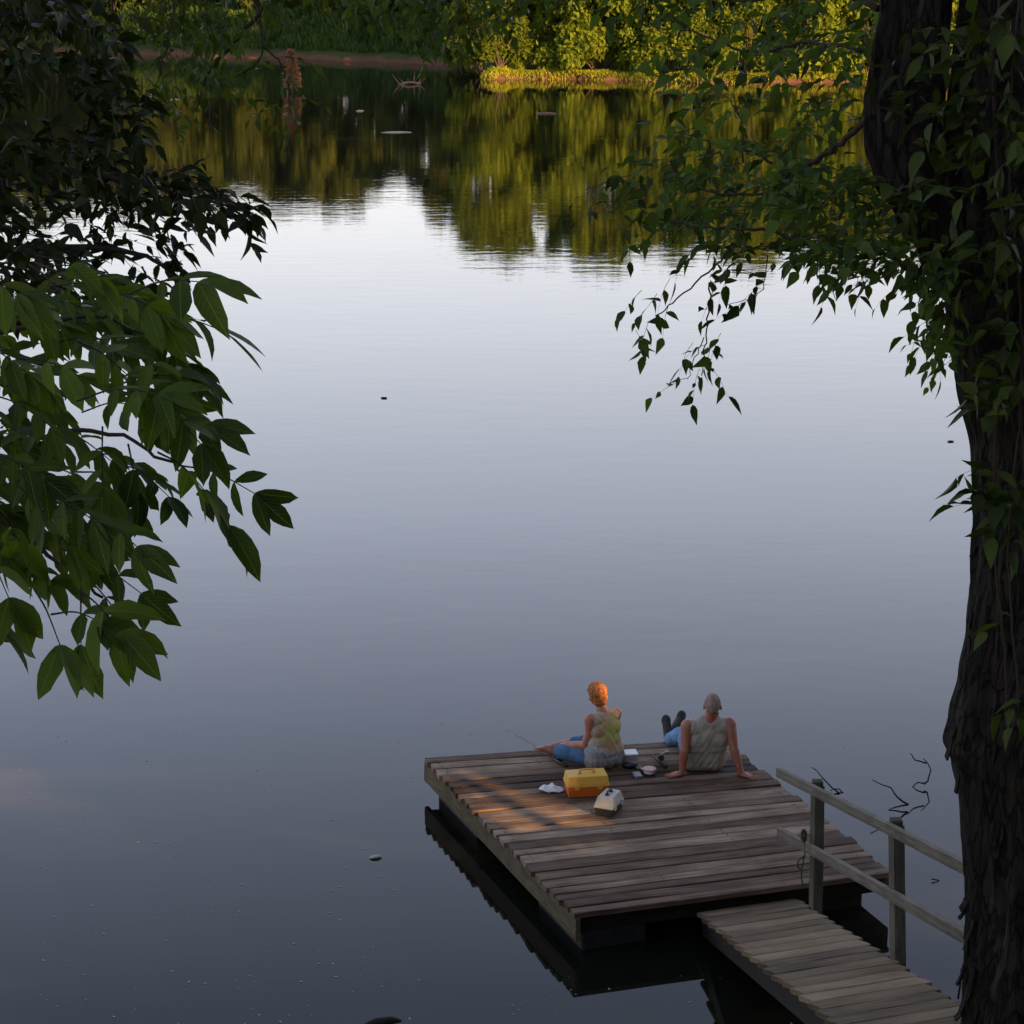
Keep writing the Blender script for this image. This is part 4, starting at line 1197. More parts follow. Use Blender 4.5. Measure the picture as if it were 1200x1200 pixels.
# --- the man, leaning back on both hands, ankles crossed
mpos = G(824, 900, ZD + .004)
man = empty('person', mpos, 'person with shaved head and grey sleeveless shirt leaning back on straight arms', 'person', None, R(4))
man.scale = (.845, .90, .91)
sL, sR = V((-.185, -.12, .445)), V((.225, -.12, .455))
hL, hR = V((-.235, -.185, .045)), V((.325, -.235, .045))
eL, eR = V((-.215, -.185, .245)), V((.262, -.20, .245))
P_ = [('c', (-.09, .0, .115), .112, (.09, .0, .115), .112), ('c', (-.085, -.03, .22), .108, (.095, -.03, .22), .108), ('c', (-.095, -.075, .33), .108, (.115, -.075, .33), .108),
      ('c', (-.115, -.10, .42), .075, (.15, -.10, .425), .075), ('c', (.0, -.0, .15), .13, (.01, -.07, .36), .128), ('c', (.02, -.11, .45), .066, (.045, -.125, .56), .060)]
P_ += [('c', sL, .064, lerp(sL, eL, .6), .050), ('c', lerp(sL, eL, .6), .050, eL, .043), ('c', eL, .046, lerp(eL, hL, .3), .044), ('c', lerp(eL, hL, .3), .044, hL, .029)]
P_ += [('c', sR, .064, lerp(sR, eR, .6), .050), ('c', lerp(sR, eR, .6), .050, eR, .043), ('c', eR, .046, lerp(eR, hR, .3), .044), ('c', lerp(eR, hR, .3), .044, hR, .029)]
hand(P_, hL + V((0, 0, -.018)), V((-.95, -.15, -.10)), V((0, 0, 1)), 1.05, curl=.05, thumb=1)
hand(P_, hR + V((0, 0, -.018)), V((.86, -.45, -.10)), V((0, 0, 1)), 1.05, curl=.05, thumb=-1)
LK, RK = V((-.15, .36, .19)), V((-.03, .38, .16))
LA, RA = V((-.235, .64, .045)), V((-.165, .67, .09))
P_ += [('c', (-.09, .03, .10), .09, LK, .062), ('c', LK, .06, LA, .042), ('c', (.09, .03, .10), .09, RK, .062), ('c', RK, .06, RA, .042)]
Lm, Mm = head(P_, V((.055, -.125, .635)), V((.18, 1, -.05)), V((0, 0, 1)), 1.02)
blob('body', P_, .0045, M_skin_m, man, 3)
face_bits(Lm, Mm, 1.02, man)
T_ = [('c', (-.098, -.003, .10), .124, (.098, -.003, .10), .124), ('c', (-.095, -.02, .15), .124, (.10, -.02, .15), .124), ('c', (-.095, -.03, .20), .123, (.105, -.03, .20), .123), ('c', (-.097, -.055, .26), .121, (.11, -.055, .26), .121), ('c', (-.10, -.075, .32), .119, (.12, -.075, .32), .119),
      ('c', (-.135, -.105, .425), .080, (.172, -.105, .430), .080), ('c', (-.05, -.11, .46), .075, (.09, -.11, .465), .075), ('c', (0, 0, .15), .138, (.01, -.07, .36), .136)]
def wr_m(p):
    return .004 * nz(p.x * 5, p.y * 5, p.z * 2) + .006 * nz(p.x * 30 - p.z * 16, p.y * 12, p.z * 4) + .003 * nz(p.x * 60, p.y * 30, p.z * 14)
blob('sleeveless_shirt', T_, .006, M_grey_shirt, man, 14, displace(wr_m))
J_ = [('c', (-.09, .03, .10), .100, LK, .075), ('c', LK, .073, lerp(LK, LA, .93), .062), ('c', (.09, .03, .10), .100, RK, .075), ('c', RK, .073, lerp(RK, RA, .93), .062), ('c', (-.09, .0, .10), .112, (.09, .0, .10), .112)]
blob('jeans', J_, .006, M_jeans_m, man, 3, displace(lambda p: .010 * nz(p.x * 16, p.y * 16, p.z * 16) + .006 * nz(p.x * 34, p.y * 34, p.z * 34)))
H_ = [('e', Lm(0, -.014, .024), (.0785, .095, .0925), Mm), ('e', Lm(0, -.045, -.01), (.062, .060, .055), Mm)]
blob('hair', H_, .0045, M_hair_m, man, 2)
for (an, tdir, nm) in ((LA, V((-.14, .30, 1)), 'l'), (RA, V((.50, .35, 1)), 'r')):
    an = V(an)
    tdir = tdir.normalized(); sole = V((0, 1, -.05)); sole = (sole - tdir * sole.dot(tdir)).normalized(); sd_ = tdir.cross(sole)
    heel = an + sole * .055 - tdir * .03; ball = an + sole * .065 + tdir * .17
    M = Matrix((sd_, tdir, sole)).transposed()
    sp_ = [('c', heel, .040, ball, .043), ('c', an - tdir * -.01, .050, ball - sole * .01, .034), ('e', ball + tdir * .005, (.048, .055, .036), M), ('c', an, .052, an - sole * .01 + tdir * .02, .05)]
    sh = blob('shoe', sp_, .005, M_shoe, man, 3)
    so = [('e', heel + sole * .030 + tdir * .01, (.040, .055, .014), M), ('e', ball + sole * .028, (.052, .075, .014), M), ('c', heel + sole * .030, .030, ball + sole * .028, .034)]
    s2 = blob('sole', [('e', (heel + ball) / 2 + sole * .034, (.054, .158, .017), M)], .004, M_sole, sh, 1)
# ------------------------------------------------------------------ right hand trunk with fork
random.seed(31)
def bark_material():
    m, t, b = mat('shaggy_bark')
    tc = t.nodes.new('ShaderNodeTexCoord')
    mp = t.nodes.new('ShaderNodeMapping'); mp.inputs['Scale'].default_value = (10, 10, 2.2)
    t.links.new(tc.outputs['Object'], mp.inputs['Vector'])
    n = t.nodes.new('ShaderNodeTexNoise'); n.inputs['Scale'].default_value = 1.3; n.inputs['Detail'].default_value = 9; n.inputs['Roughness'].default_value = .65
    t.links.new(mp.outputs[0], n.inputs['Vector'])
    n2 = t.nodes.new('ShaderNodeTexNoise'); n2.inputs['Scale'].default_value = 2.2; n2.inputs['Detail'].default_value = 5
    t.links.new(tc.outputs['Object'], n2.inputs['Vector'])
    vo = t.nodes.new('ShaderNodeTexVoronoi'); vo.feature = 'DISTANCE_TO_EDGE'; vo.inputs['Scale'].default_value = 2.6
    wv_ = t.nodes.new('ShaderNodeVectorMath'); wv_.operation = 'MULTIPLY_ADD'; wv_.inputs[1].default_value = (.9, .9, .9)
    t.links.new(n.outputs['Color'], wv_.inputs[0]); t.links.new(mp.outputs[0], wv_.inputs[2]); t.links.new(wv_.outputs[0], vo.inputs['Vector'])
    ck = t.nodes.new('ShaderNodeMapRange'); ck.inputs['From Max'].default_value = .09; t.links.new(vo.outputs['Distance'], ck.inputs['Value'])
    r = t.nodes.new('ShaderNodeValToRGB'); els = r.color_ramp.elements
    els[0].position = .36; els[0].color = (.005, .004, .003, 1); els[1].position = .74; els[1].color = (.050, .040, .029, 1)
    e = els.new(.55); e.color = (.018, .014, .010, 1)
    t.links.new(n.outputs['Fac'], r.inputs[0])
    r2 = t.nodes.new('ShaderNodeValToRGB'); r2.color_ramp.elements[0].position = .55; r2.color_ramp.elements[1].position = .75
    t.links.new(n2.outputs['Fac'], r2.inputs[0])
    mx = t.nodes.new('ShaderNodeMix'); mx.data_type = 'RGBA'; mx.inputs['B'].default_value = (.020, .022, .012, 1)
    ml = t.nodes.new('ShaderNodeMath'); ml.operation = 'MULTIPLY'; ml.inputs[1].default_value = .5
    t.links.new(r2.outputs[0], ml.inputs[0]); t.links.new(ml.outputs[0], mx.inputs['Factor']); t.links.new(r.outputs[0], mx.inputs['A'])
    cm_ = t.nodes.new('ShaderNodeMix'); cm_.data_type = 'RGBA'; cm_.inputs['A'].default_value = (.004, .003, .002, 1)
    t.links.new(ck.outputs[0], cm_.inputs['Factor']); t.links.new(mx.outputs['Result'], cm_.inputs['B'])
    t.links.new(cm_.outputs['Result'], b.inputs['Base Color'])
    b.inputs['Roughness'].default_value = .95; b.inputs['Specular IOR Level'].default_value = .15
    bp = t.nodes.new('ShaderNodeBump'); bp.inputs['Strength'].default_value = 1; bp.inputs['Distance'].default_value = .03
    hs = t.nodes.new('ShaderNodeMath'); hs.operation = 'MULTIPLY_ADD'; hs.inputs[1].default_value = .35
    t.links.new(ck.outputs[0], hs.inputs[0]); t.links.new(n.outputs['Fac'], hs.inputs[2])
    t.links.new(hs.outputs[0], bp.inputs['Height']); t.links.new(bp.outputs[0], b.inputs['Normal'])
    return m
M_bark = bark_material()
def lofted_trunk(bm, prof, depth_fn, seg=96, rows=240, amp=.022, seed=0):
    """prof: list of (photo row, left edge column, width m). Rings are horizontal circles."""
    prof = sorted(prof)
    rings = []
    for j in range(rows + 1):
        y = lerp(prof[0][0], prof[-1][0], j / rows)
        for (a, b_) in zip(prof, prof[1:]):
            if a[0] <= y <= b_[0]:
                t = (y - a[0]) / (b_[0] - a[0]); t2 = t * t * (3 - 2 * t)
                ex = lerp(a[1], b_[1], t2); wd = lerp(a[2], b_[2], t2); break
        dp = depth_fn(y); e = W(ex, y, dp); c = e + Vector((wd / 2, 0, 0))
        ring = []
        for k in range(seg):
            a = 2 * math.pi * k / seg
            ca, sa = math.cos(a), math.sin(a)
            q = Vector((ca * 3.2, sa * 3.2, c.z * .55 + seed))
            n = noise.noise(q * 1.1) * 1.1
            rid = 1 - abs(noise.noise(Vector((ca * 7, sa * 7, c.z * 1.4 + seed + 9)))) * 2.2
            pl = noise.noise(Vector((ca * 14, sa * 14, c.z * 3.3 + seed)))
            st = math.floor(noise.noise(Vector((ca * 5.5, sa * 5.5, c.z * 1.9 + 31 + seed))) * 6) / 6
            r_ = wd / 2 + amp * (n * 1.2 + rid * .45 + pl * .45 + st * .9) - amp * .4
            ring.append(bm.verts.new((c.x + ca * r_, c.y + sa * r_ , c.z)))
        rings.append(ring)
    for j in range(rows):
        for k in range(seg):
            bm.faces.new((rings[j][k], rings[j][(k + 1) % seg], rings[j + 1][(k + 1) % seg], rings[j + 1][k]))
DT = 7.0
pt0 = W(1300, 1150, DT); base_z = terrain(pt0.x, pt0.y) if True else 3
rtree = empty('leaning_tree', Vector((W(1250, 1200, DT).x, W(1250, 1200, DT).y, terrain(pt0.x, pt0.y))), 'large dark shaggy barked tree filling the right edge, forked above and hung with leaves', 'tree')
prof = [(-420, 1150, .34), (-200, 1142, .38), (0, 1124, .42), (90, 1116, .44), (200, 1108, .50), (300, 1108, .56), (360, 1113, .56), (450, 1124, .56), (540, 1140, .56), (600, 1144, .57), (690, 1143, .58), (740, 1137, .60), (800, 1127, .62), (850, 1117, .65), (880, 1111, .66), (905, 1120, .64), (950, 1128, .63), (1060, 1131, .64), (1200, 1127, .68), (1330, 1112, .75), (1500, 1085, .85), (1640, 1040, 1.0)]
bm = bmesh.new(); lofted_trunk(bm, prof, lambda y: DT, rows=330)
# peeling plates along the silhouette and the face
def flake(bm, p, outn, L, wd, lift):
    x = outn.cross(UP).normalized()
    top = p + outn * .005; vs = []
    for i in range(4):
        t = i / 3; c = top - UP * L * t + outn * lift * t * t
        ww = wd * (1 - .35 * t) * random.uniform(.75, 1.1)
        vs.append([bm.verts.new(c + x * s_ * ww / 2 + outn * o_) for s_, o_ in ((-1, 0), (1, 0), (1, .006), (-1, .006))])
    for i in range(3):
        for k in range(4): bm.faces.new((vs[i][k], vs[i][(k + 1) % 4], vs[i + 1][(k + 1) % 4], vs[i + 1][k]))
    bm.faces.new(vs[0][::-1]); bm.faces.new(vs[-1])
def prof_at(y):
    for (a, b_) in zip(prof, prof[1:]):
        if a[0] <= y <= b_[0]:
            t = (y - a[0]) / (b_[0] - a[0]); t2 = t * t * (3 - 2 * t); return lerp(a[1], b_[1], t2), lerp(a[2], b_[2], t2)
for _ in range(80):
    y = random.choice((random.uniform(620, 1330), random.uniform(700, 1300), random.uniform(60, 1300)))
    ex, wd = prof_at(y); c = W(ex, y, DT) + Vector((wd / 2, 0, 0))
    a = random.uniform(math.pi * .78, math.pi * 2.0) if random.random() < .75 else random.gauss(math.pi * 1.03, .15)
    o_ = Vector((math.cos(a), math.sin(a), 0))
    flake(bm, c + o_ * (wd / 2 - .010), o_, random.uniform(.03, .11), random.uniform(.02, .06), random.uniform(.002, .022))
o = from_bm('trunk', bm, M_bark, smooth=False); world_child(o, rtree)
# left limb of the fork
prof2 = [(-300, 1030, .20), (-100, 1036, .22), (0, 1030, .235), (60, 1022, .245), (120, 1014, .25), (170, 1014, .25), (215, 1026, .25), (255, 1052, .25), (300, 1082, .25), (345, 1104, .25)]
bm = bmesh.new(); lofted_trunk(bm, prof2, lambda y: DT - .02, seg=72, rows=180, amp=.018, seed=40)
o = from_bm('limb', bm, M_bark, smooth=False); world_child(o, rtree)
def branch(name, pxs, d0, d1, r0, r1, parent, m=M_twig, n=6):
    pts = [W(x, y, lerp(d0, d1, i / (len(pxs) - 1))) for i, (x, y) in enumerate(pxs)]
    pp = smooth_path(pts, n, .0035)
    bm = bmesh.new(); add_tube(bm, pp, [lerp(r0, r1, i / (len(pp) - 1)) for i in range(len(pp))], 7)
    return pp, bm
def finish(name, bm, m, parent): o = from_bm(name, bm, m, smooth=True); world_child(o, parent); return o
br = []
for pxs, d0, d1, r0, r1 in (
    ([(1018, 138), (985, 168), (950, 190), (925, 202), (905, 225), (850, 228), (790, 215)], 7.0, 7.4, .011, .002),
    ([(925, 202), (880, 178), (850, 172), (800, 160)], 7.2, 7.5, .006, .002),
    ([(1020, 290), (960, 290), (900, 270), (850, 268), (790, 262), (740, 240)], 6.9, 7.3, .008, .002),
    ([(1085, 330), (1040, 300), (1000, 300), (960, 275)], 6.9, 6.8, .010, .003),
    ([(860, 285), (845, 305), (800, 345), (768, 370)], 7.2, 7.2, .004, .002),
    ([(832, 330), (828, 380), (826, 410), (822, 440)], 7.2, 7.2, .003, .0015),
    ([(1010, 60), (950, 50), (880, 60), (820, 40), (760, 30)], 7.1, 7.8, .008, .002),
    ([(1030, 10), (950, -20), (880, 0), (800, -10)], 7.1, 7.8, .012, .003),
    ([(870, 190), (868, 140), (850, 110)], 7.25, 7.5, .004, .002),
    ([(826, 395), (812, 425), (806, 445)], 7.2, 7.2, .002, .001),
    ([(900, 300), (890, 345), (852, 357)], 7.2, 7.25, .002, .001),
    ([(1120, 380), (1095, 400), (1075, 398)], 6.7, 6.6, .006, .002),
    ([(1110, 345), (1090, 340), (1070, 325)], 6.7, 6.6, .006, .002),
):
    pp, bm = branch('branch', pxs, d0, d1, r0, r1, rtree)
    finish('branch', bm, M_twig, rtree); br.append(pp)

def fill(L, bm, poly, n, d0, d1, leafL, leafW, length=.22, nleaf=6, bias=Vector((0, 0, -.3)), **kw):
    for _ in range(n):
        x, y = rand_in_poly(poly); dp = random.uniform(d0, d1)
        p = W(x, y, dp)
        d = Vector((random.gauss(0, .8), random.gauss(0, .6), random.gauss(0, .35))) + bias
        spray(L, bm, p - d.normalized() * length * .5, d, length * random.uniform(.7, 1.2), random.randint(nleaf - 2, nleaf + 1), leafL, leafW, **kw)
L = Leaves('small'); bm = bmesh.new()
LW = -.5
b_ = Vector((-.7, 0, -.25))
fill(L, bm, [(840, 150), (1000, 140), (1060, 260), (1090, 320), (1010, 325), (900, 300), (800, 290), (750, 230), (780, 170)], 72, 6.6, 7.9, .060, .028, .22, 6, b_, twig_r=.0013)
fill(L, bm, [(900, 180), (1030, 200), (1095, 290), (1100, 330), (1000, 320), (930, 300)], 80, 6.4, 7.4, .060, .028, .2, 6, b_, twig_r=.0013)
fill(L, bm, [(700, 195), (780, 150), (860, 120), (860, 250), (760, 285), (698, 262)], 34, 7.0, 7.9, .060, .028, .22, 6, b_, twig_r=.0013)
fill(L, bm, [(860, -20), (1040, -20), (1030, 140), (960, 150), (880, 110)], 58, 6.8, 8.2, .060, .028, .22, 6, b_, twig_r=.0013)
fill(L, bm, [(700, -30), (900, -30), (880, 60), (820, 60), (780, 30), (700, 14)], 30, 7.2, 8.6, .060, .028, .2, 6, b_, twig_r=.0013)
fill(L, bm, [(770, 60), (900, 60), (880, 140), (760, 150)], 14, 7.0, 8.0, .060, .028, .22, 6, b_, twig_r=.0013)
fill(L, bm, [(1030, 280), (1110, 290), (1116, 440), (1096, 400), (1070, 400), (1060, 340)], 32, 6.3, 6.7, .060, .028, .16, 6, Vector((-.4, 0, -.6)), twig_r=.0013)
for (x, y, n) in ((752, 348, 4), (770, 352, 4), (760, 385, 5), (745, 395, 5), (838, 345, 3), (855, 330, 3), (905, 320, 4), (895, 335, 2), (845, 398, 5), (820, 440, 5), (835, 410, 4), (812, 410, 2), (985, 335, 3), (1020, 330, 3), (830, 285, 4), (858, 300, 4), (880, 290, 4), (810, 300, 3), (1110, 425, 4), (1075, 395, 3), (785, 335, 3)):
    d = Vector((random.gauss(-.4, .3), random.gauss(0, .3), -.7)); spray(L, bm, W(x, y - 8, 7.2), d, .12, n, .058, .028, twig_r=.001)
# along the branches
for pp in br:
    for q in pp[3::4]:
        if random.random() < .62: spray(L, bm, q, Vector((random.gauss(-.3, .7), random.gauss(0, .6), random.gauss(0, .3))), .15, 4, .058, .028, twig_r=.001)
foliage(L, bm, M_leaf_right, rtree)
# creeper leaves in front of the trunk
cre = empty('climbing_creeper', W(1165, 640, 6.4), 'pale green creeper leaves climbing the front of the right hand trunk', 'creeper')
L = Leaves('small'); bm = bmesh.new()
for (x, y, n) in ((1160, 62, 5), (1150, 85, 5), (1170, 110, 5), (1190, 60, 5), (1100, 118, 4), (1120, 140, 5), (1165, 150, 5), (1140, 170, 5), (1190, 190, 5), (1180, 30, 4), (1150, 10, 5), (1100, 30, 5), (1115, 60, 4), (1150, 265, 5), (1170, 255, 4), (1165, 290, 5), (1180, 350, 5), (1190, 380, 5), (1165, 465, 6), (1180, 480, 5), (1155, 548, 5), (1170, 575, 6), (1190, 560, 6), (1160, 590, 5), (1185, 600, 5), (1200, 800, 4), (1194, 730, 3), (1085, 215, 5), (1065, 200, 5), (1055, 240, 6), (1095, 260, 4), (1110, 300, 5), (1130, 330, 4), (1175, 420, 5), (1060, 165, 4), (1140, 40, 5), (1175, 80, 5), (1130, 100, 5), (1195, 130, 5), (1155, 200, 5), (1130, 230, 5), (1195, 240, 5), (1145, 300, 4), (1190, 310, 5), (1090, 70, 4), (1070, 100, 4), (1050, 60, 3), (1180, 400, 5), (1195, 440, 5)):
    for q in range(2):
        d = Vector((random.gauss(-.5, .5), random.gauss(-.2, .3), random.gauss(-.1, .3)))
        spray(L, bm, W(x + random.uniform(0, 22), y + random.uniform(-14, 14), 6.45 if x > 1110 else 6.7), d, .13, n, .078, .036, twig_r=.001)
bm2 = bmesh.new()
for xs_ in (1172, 1190, 1205):
    pts = [W(xs_ + 8 * math.sin(y * .013 + xs_), y, 6.52) for y in range(-60, 860, 60)]
    add_tube(bm2, smooth_path(pts, 3, .002), .004, 5)
finish('vine', bm2, M_twig, cre); foliage(L, bm, M_leaf_trunk, cre)

# ------------------------------------------------------------------ near left tree with large compound leaves
random.seed(77)
b0 = Vector((-2.3, 4.1, terrain(-2.3, 4.1)))
hick = empty('hickory_tree', b0, 'near tree at the left edge with large broad compound leaves hanging over the water', 'tree')
bm = bmesh.new(); top = b0 + Vector((.25, .2, 6.5))
add_tube(bm, smooth_path([b0 - UP * .4, b0 + Vector((.05, 0, 1.0)), b0 + Vector((.1, .1, 3)), top], 6), [.20 * (1 - .025 * i) for i in range(19)], 14)
finish('trunk', bm, M_bark, hick)
for pxs, r0 in (([(-700, 470), (-250, 420), (-40, 395), (90, 372), (175, 362)], .010), ([(-700, 560), (-250, 560), (-20, 525), (110, 505), (205, 542)], .010), ([(-700, 640), (-200, 660), (-20, 618), (70, 655), (120, 700)], .009), ([(-20, 525), (60, 560), (120, 590), (160, 615)], .008), ([(-40, 395), (60, 430), (130, 455), (190, 470)], .008)):
    pp, bm = branch('branch', pxs, 5.0, 4.5, r0, .003, hick); finish('branch', bm, M_twig, hick)
L = Leaves('hickory'); bm = bmesh.new()
CL = [(150, 345, 232, 330, 3), (165, 372, 262, 388, 2), (150, 385, 222, 425, 3), (160, 400, 190, 450, 2), (60, 335, 150, 345, 3), (90, 470, 185, 462, 3), (165, 505, 240, 500, 2),
      (185, 530, 240, 575, 2), (205, 545, 298, 578, 3), (205, 548, 268, 615, 3), (150, 520, 160, 575, 2), (120, 500, 120, 570, 3), (60, 640, 165, 695, 3), (80, 660, 150, 735, 2),
      (90, 690, 140, 740, 2), (40, 690, 70, 755, 1), (95, 690, 95, 755, 1), (0, 600, 30, 650, 3), (-40, 720, -5, 735, 1), (20, 420, 90, 440, 3), (0, 360, 70, 380, 3), (-20, 460, 60, 500, 3), (-20, 530, 50, 560, 3),
      (40, 580, 110, 610, 3), (-30, 330, 20, 345, 2), (90, 400, 150, 440, 3), (60, 500, 130, 540, 3), (110, 610, 160, 640, 2), (-10, 660, 60, 680, 3), (130, 455, 205, 440, 2), (10, 560, 80, 640, 3), (120, 340, 190, 370, 3), (-30, 620, 10, 700, 2), (40, 300, 110, 325, 2), (60, 720, 120, 730, 2), (180, 470, 235, 520, 2)]
for (x0, y0, x1, y1, n) in CL:
    dp = random.uniform(3.9, 4.5)
    compound(L, bm, W(x0, y0, dp), W(x1, y1, dp + random.uniform(-.12, .12)), n, random.uniform(.090, .112), random.uniform(.033, .041))
for pxs in ([(-700, 470), (-250, 420), (-60, 398)], [(-700, 560), (-250, 560), (-60, 530)], [(-700, 640), (-200, 660), (-60, 625)]):
    for (xa, ya), (xb, yb) in zip(pxs, pxs[1:]):
        for k in range(6):
            t_ = random.random(); x0 = lerp(xa, xb, t_); y0 = lerp(ya, yb, t_)
            if x0 > -90: continue
            a_ = random.uniform(-.6, 1.8); dp = 4.7 + random.uniform(-.2, .2)
            compound(L, bm, W(x0, y0, dp), W(x0 + 75 * math.cos(a_), y0 + 75 * math.sin(a_), dp + random.uniform(-.3, .3)), 3, random.uniform(.085, .11), random.uniform(.032, .042))
HP = [(-40, 310), (150, 320), (200, 350), (190, 440), (150, 520), (170, 560), (110, 620), (60, 640), (-40, 640)]
for _ in range(66):
    x0, y0 = rand_in_poly(HP); dp = random.uniform(4.4, 5.2); a_ = random.uniform(-.5, 1.5)
    compound(L, bm, W(x0 - 30, y0 - 10, dp), W(x0 + 45 * math.cos(a_), y0 + 45 * math.sin(a_), dp + random.uniform(-.2, .2)), 3, random.uniform(.085, .108), random.uniform(.031, .040))
foliage(L, bm, M_leaf_near, hick, True)

# ------------------------------------------------------------------ upper left tree, small dark leaves
random.seed(78)
b0 = Vector((-3.7, 8.6, terrain(-3.7, 8.6)))
dk = empty('dark_leaved_tree', b0, 'dark small leaved tree massed in the upper left corner, its tips over bright water', 'tree')
bm = bmesh.new(); add_tube(bm, smooth_path([b0 - UP * .4, b0 + Vector((.1, 0, 1.5)), b0 + Vector((0, .1, 4)), b0 + Vector((.3, .2, 9))], 6), [.24 * (1 - .025 * i) for i in range(19)], 14)
finish('trunk', bm, M_bark, dk)
L = Leaves('small'); bmt = bmesh.new()
for pxs, r0 in (([(-500, 260), (-100, 215), (60, 200), (160, 215), (280, 245)], .03), ([(-500, 60), (-120, 60), (20, 70), (90, 120)], .03), ([(-500, 330), (-100, 310), (60, 290), (170, 300), (205, 330)], .025), ([(60, 200), (95, 165), (112, 120), (112, 95)], .008), ([(-100, 310), (0, 330), (100, 350), (150, 365)], .012), ([(-300, -40), (-60, -20), (60, 0), (130, 40)], .025)):
    pp, bm = branch('branch', pxs, 8.6, 8.2, r0, .003, dk); finish('branch', bm, M_twig, dk)
    for q in pp[6::3]: spray(L, bmt, q, Vector((random.gauss(.5, .6), random.gauss(0, .5), random.gauss(-.1, .3))), .2, 6, .084, .038, twig_r=.0013)
bl = Vector((.7, 0, -.25))
fill(L, bmt, [(-480, -20), (-60, -20), (-60, 320), (-480, 340)], 90, 7.8, 9.2, .086, .038, .24, 7, bl, twig_r=.0013)
fill(L, bmt, [(-40, -20), (85, -20), (130, 30), (140, 85), (90, 85), (20, 95), (-40, 85)], 56, 7.6, 9, .086, .038, .24, 7, bl, twig_r=.0013)
fill(L, bmt, [(80, 60), (135, 80), (190, 150), (150, 165), (80, 100)], 14, 7.6, 9, .086, .038, .24, 7, bl, twig_r=.0013)
fill(L, bmt, [(-40, 140), (60, 145), (140, 175), (200, 190), (255, 205), (290, 245), (230, 250), (150, 245), (60, 240), (-40, 240)], 95, 7.6, 9, .084, .037, .24, 7, bl, twig_r=.0013)
fill(L, bmt, [(-40, 95), (10, 100), (30, 145), (-40, 145)], 10, 7.6, 9, .086, .038, .24, 7, bl, twig_r=.0013)
fill(L, bmt, [(-30, 235), (200, 245), (210, 285), (200, 320), (150, 350), (0, 360)], 62, 7.6, 9, .080, .036, .22, 6, bl, twig_r=.0013)
fill(L, bmt, [(-30, 290), (90, 300), (150, 360), (40, 400), (-30, 380)], 22, 7.6, 9, .080, .036, .22, 6, bl, twig_r=.0013)
for (x, y, n) in ((292, 238, 5), (275, 240, 5), (255, 248, 5), (300, 250, 4), (210, 290, 4), (205, 300, 4), (175, 320, 4), (190, 345, 3), (265, 225, 4), (220, 262, 4)):
    spray(L, bmt, W(x - 16, y - 4, 8.2), Vector((.9, 0, -.35)), .10, n, .082, .036, twig_r=.001)
foliage(L, bmt, M_leaf_dark, dk)

# ------------------------------------------------------------------ tree overhanging from above, finer mid green leaves
random.seed(79)
b0 = Vector((-4.6, 11.3, terrain(-4.6, 11.3)))
ash = empty('overhanging_tree', b0, 'tree whose fine light green sprays hang from the top edge over the far lake', 'tree')
bm = bmesh.new(); add_tube(bm, smooth_path([b0 - UP * .4, b0 + Vector((.2, 0, 2)), b0 + Vector((.6, .1, 6)), b0 + Vector((1.4, .2, 11))], 6), [.26 * (1 - .025 * i) for i in range(19)], 14)
finish('trunk', bm, M_bark, ash)
L = Leaves('small'); bmt = bmesh.new()
for pxs, r0, r1 in (([(-700, -180), (-100, -150), (200, -60), (300, 2), (282, 40), (248, 82), (228, 130)], .024, .003), ([(300, 2), (308, 50), (300, 75), (275, 92)], .006, .003), ([(306, 55), (325, 70), (338, 100), (342, 125)], .005, .002), ([(-600, -260), (0, -200), (400, -120), (640, -60), (760, -20)], .05, .006), ([(100, -100), (195, -20), (198, 40), (180, 110)], .01, .002), ([(400, -120), (440, -60), (445, -10), (430, 20)], .01, .002), ([(560, -85), (530, -40), (520, 10), (500, 50)], .01, .002), ([(200, -60), (150, -30), (130, 20), (150, 90)], .012, .002)):
    pp, bm = branch('branch', pxs, 10.4, 10.4, r0, r1, ash); finish('branch', bm, M_twig, ash)
    for q in pp[4::2]:
        if random.random() < .6: spray(L, bmt, q, Vector((random.gauss(.1, .7), random.gauss(0, .5), random.gauss(-.2, .3))), .2, 6, .066, .026, twig_r=.001)
bq = Vector((.2, 0, -.6))
fill(L, bmt, [(130, -20), (345, -20), (345, 20), (300, 60), (240, 110), (180, 110), (140, 60)], 34, 9.6, 11.4, .068, .027, .24, 7, bq, twig_r=.001)
fill(L, bmt, [(150, 60), (240, 80), (230, 150), (180, 160), (150, 120)], 13, 9.6, 11.4, .066, .026, .22, 6, bq, twig_r=.001)
fill(L, bmt, [(270, 90), (350, 100), (355, 150), (320, 155), (290, 120)], 7, 9.8, 11, .064, .026, .22, 6, bq, twig_r=.001)
fill(L, bmt, [(340, -30), (700, -30), (690, -2), (560, 4), (400, 8), (340, 18)], 58, 9.6, 11.4, .068, .027, .22, 7, bq, twig_r=.001)
fill(L, bmt, [(475, -10), (585, -10), (570, 35), (545, 50), (515, 45), (490, 30)], 24, 9.6, 11, .068, .028, .22, 7, bq, twig_r=.001)
fill(L, bmt, [(560, -10), (640, -10), (600, 25)], 8, 9.6, 11, .068, .028, .22, 7, bq, twig_r=.001)
fill(L, bmt, [(150, -20), (280, -20), (270, 40), (160, 50)], 22, 9.6, 11, .07, .028, .24, 7, bq, twig_r=.001)
for (x, y) in ((505, 62), (520, 70), (495, 55), (550, 72), (345, 135), (215, 70), (300, 95), (170, 140), (205, 150)):
    spray(L, bmt, W(x, y - 10, 10.3), Vector((random.gauss(0, .3), 0, -.9)), .12, 5, .062, .026, twig_r=.001)
foliage(L, bmt, M_leaf_mid, ash)

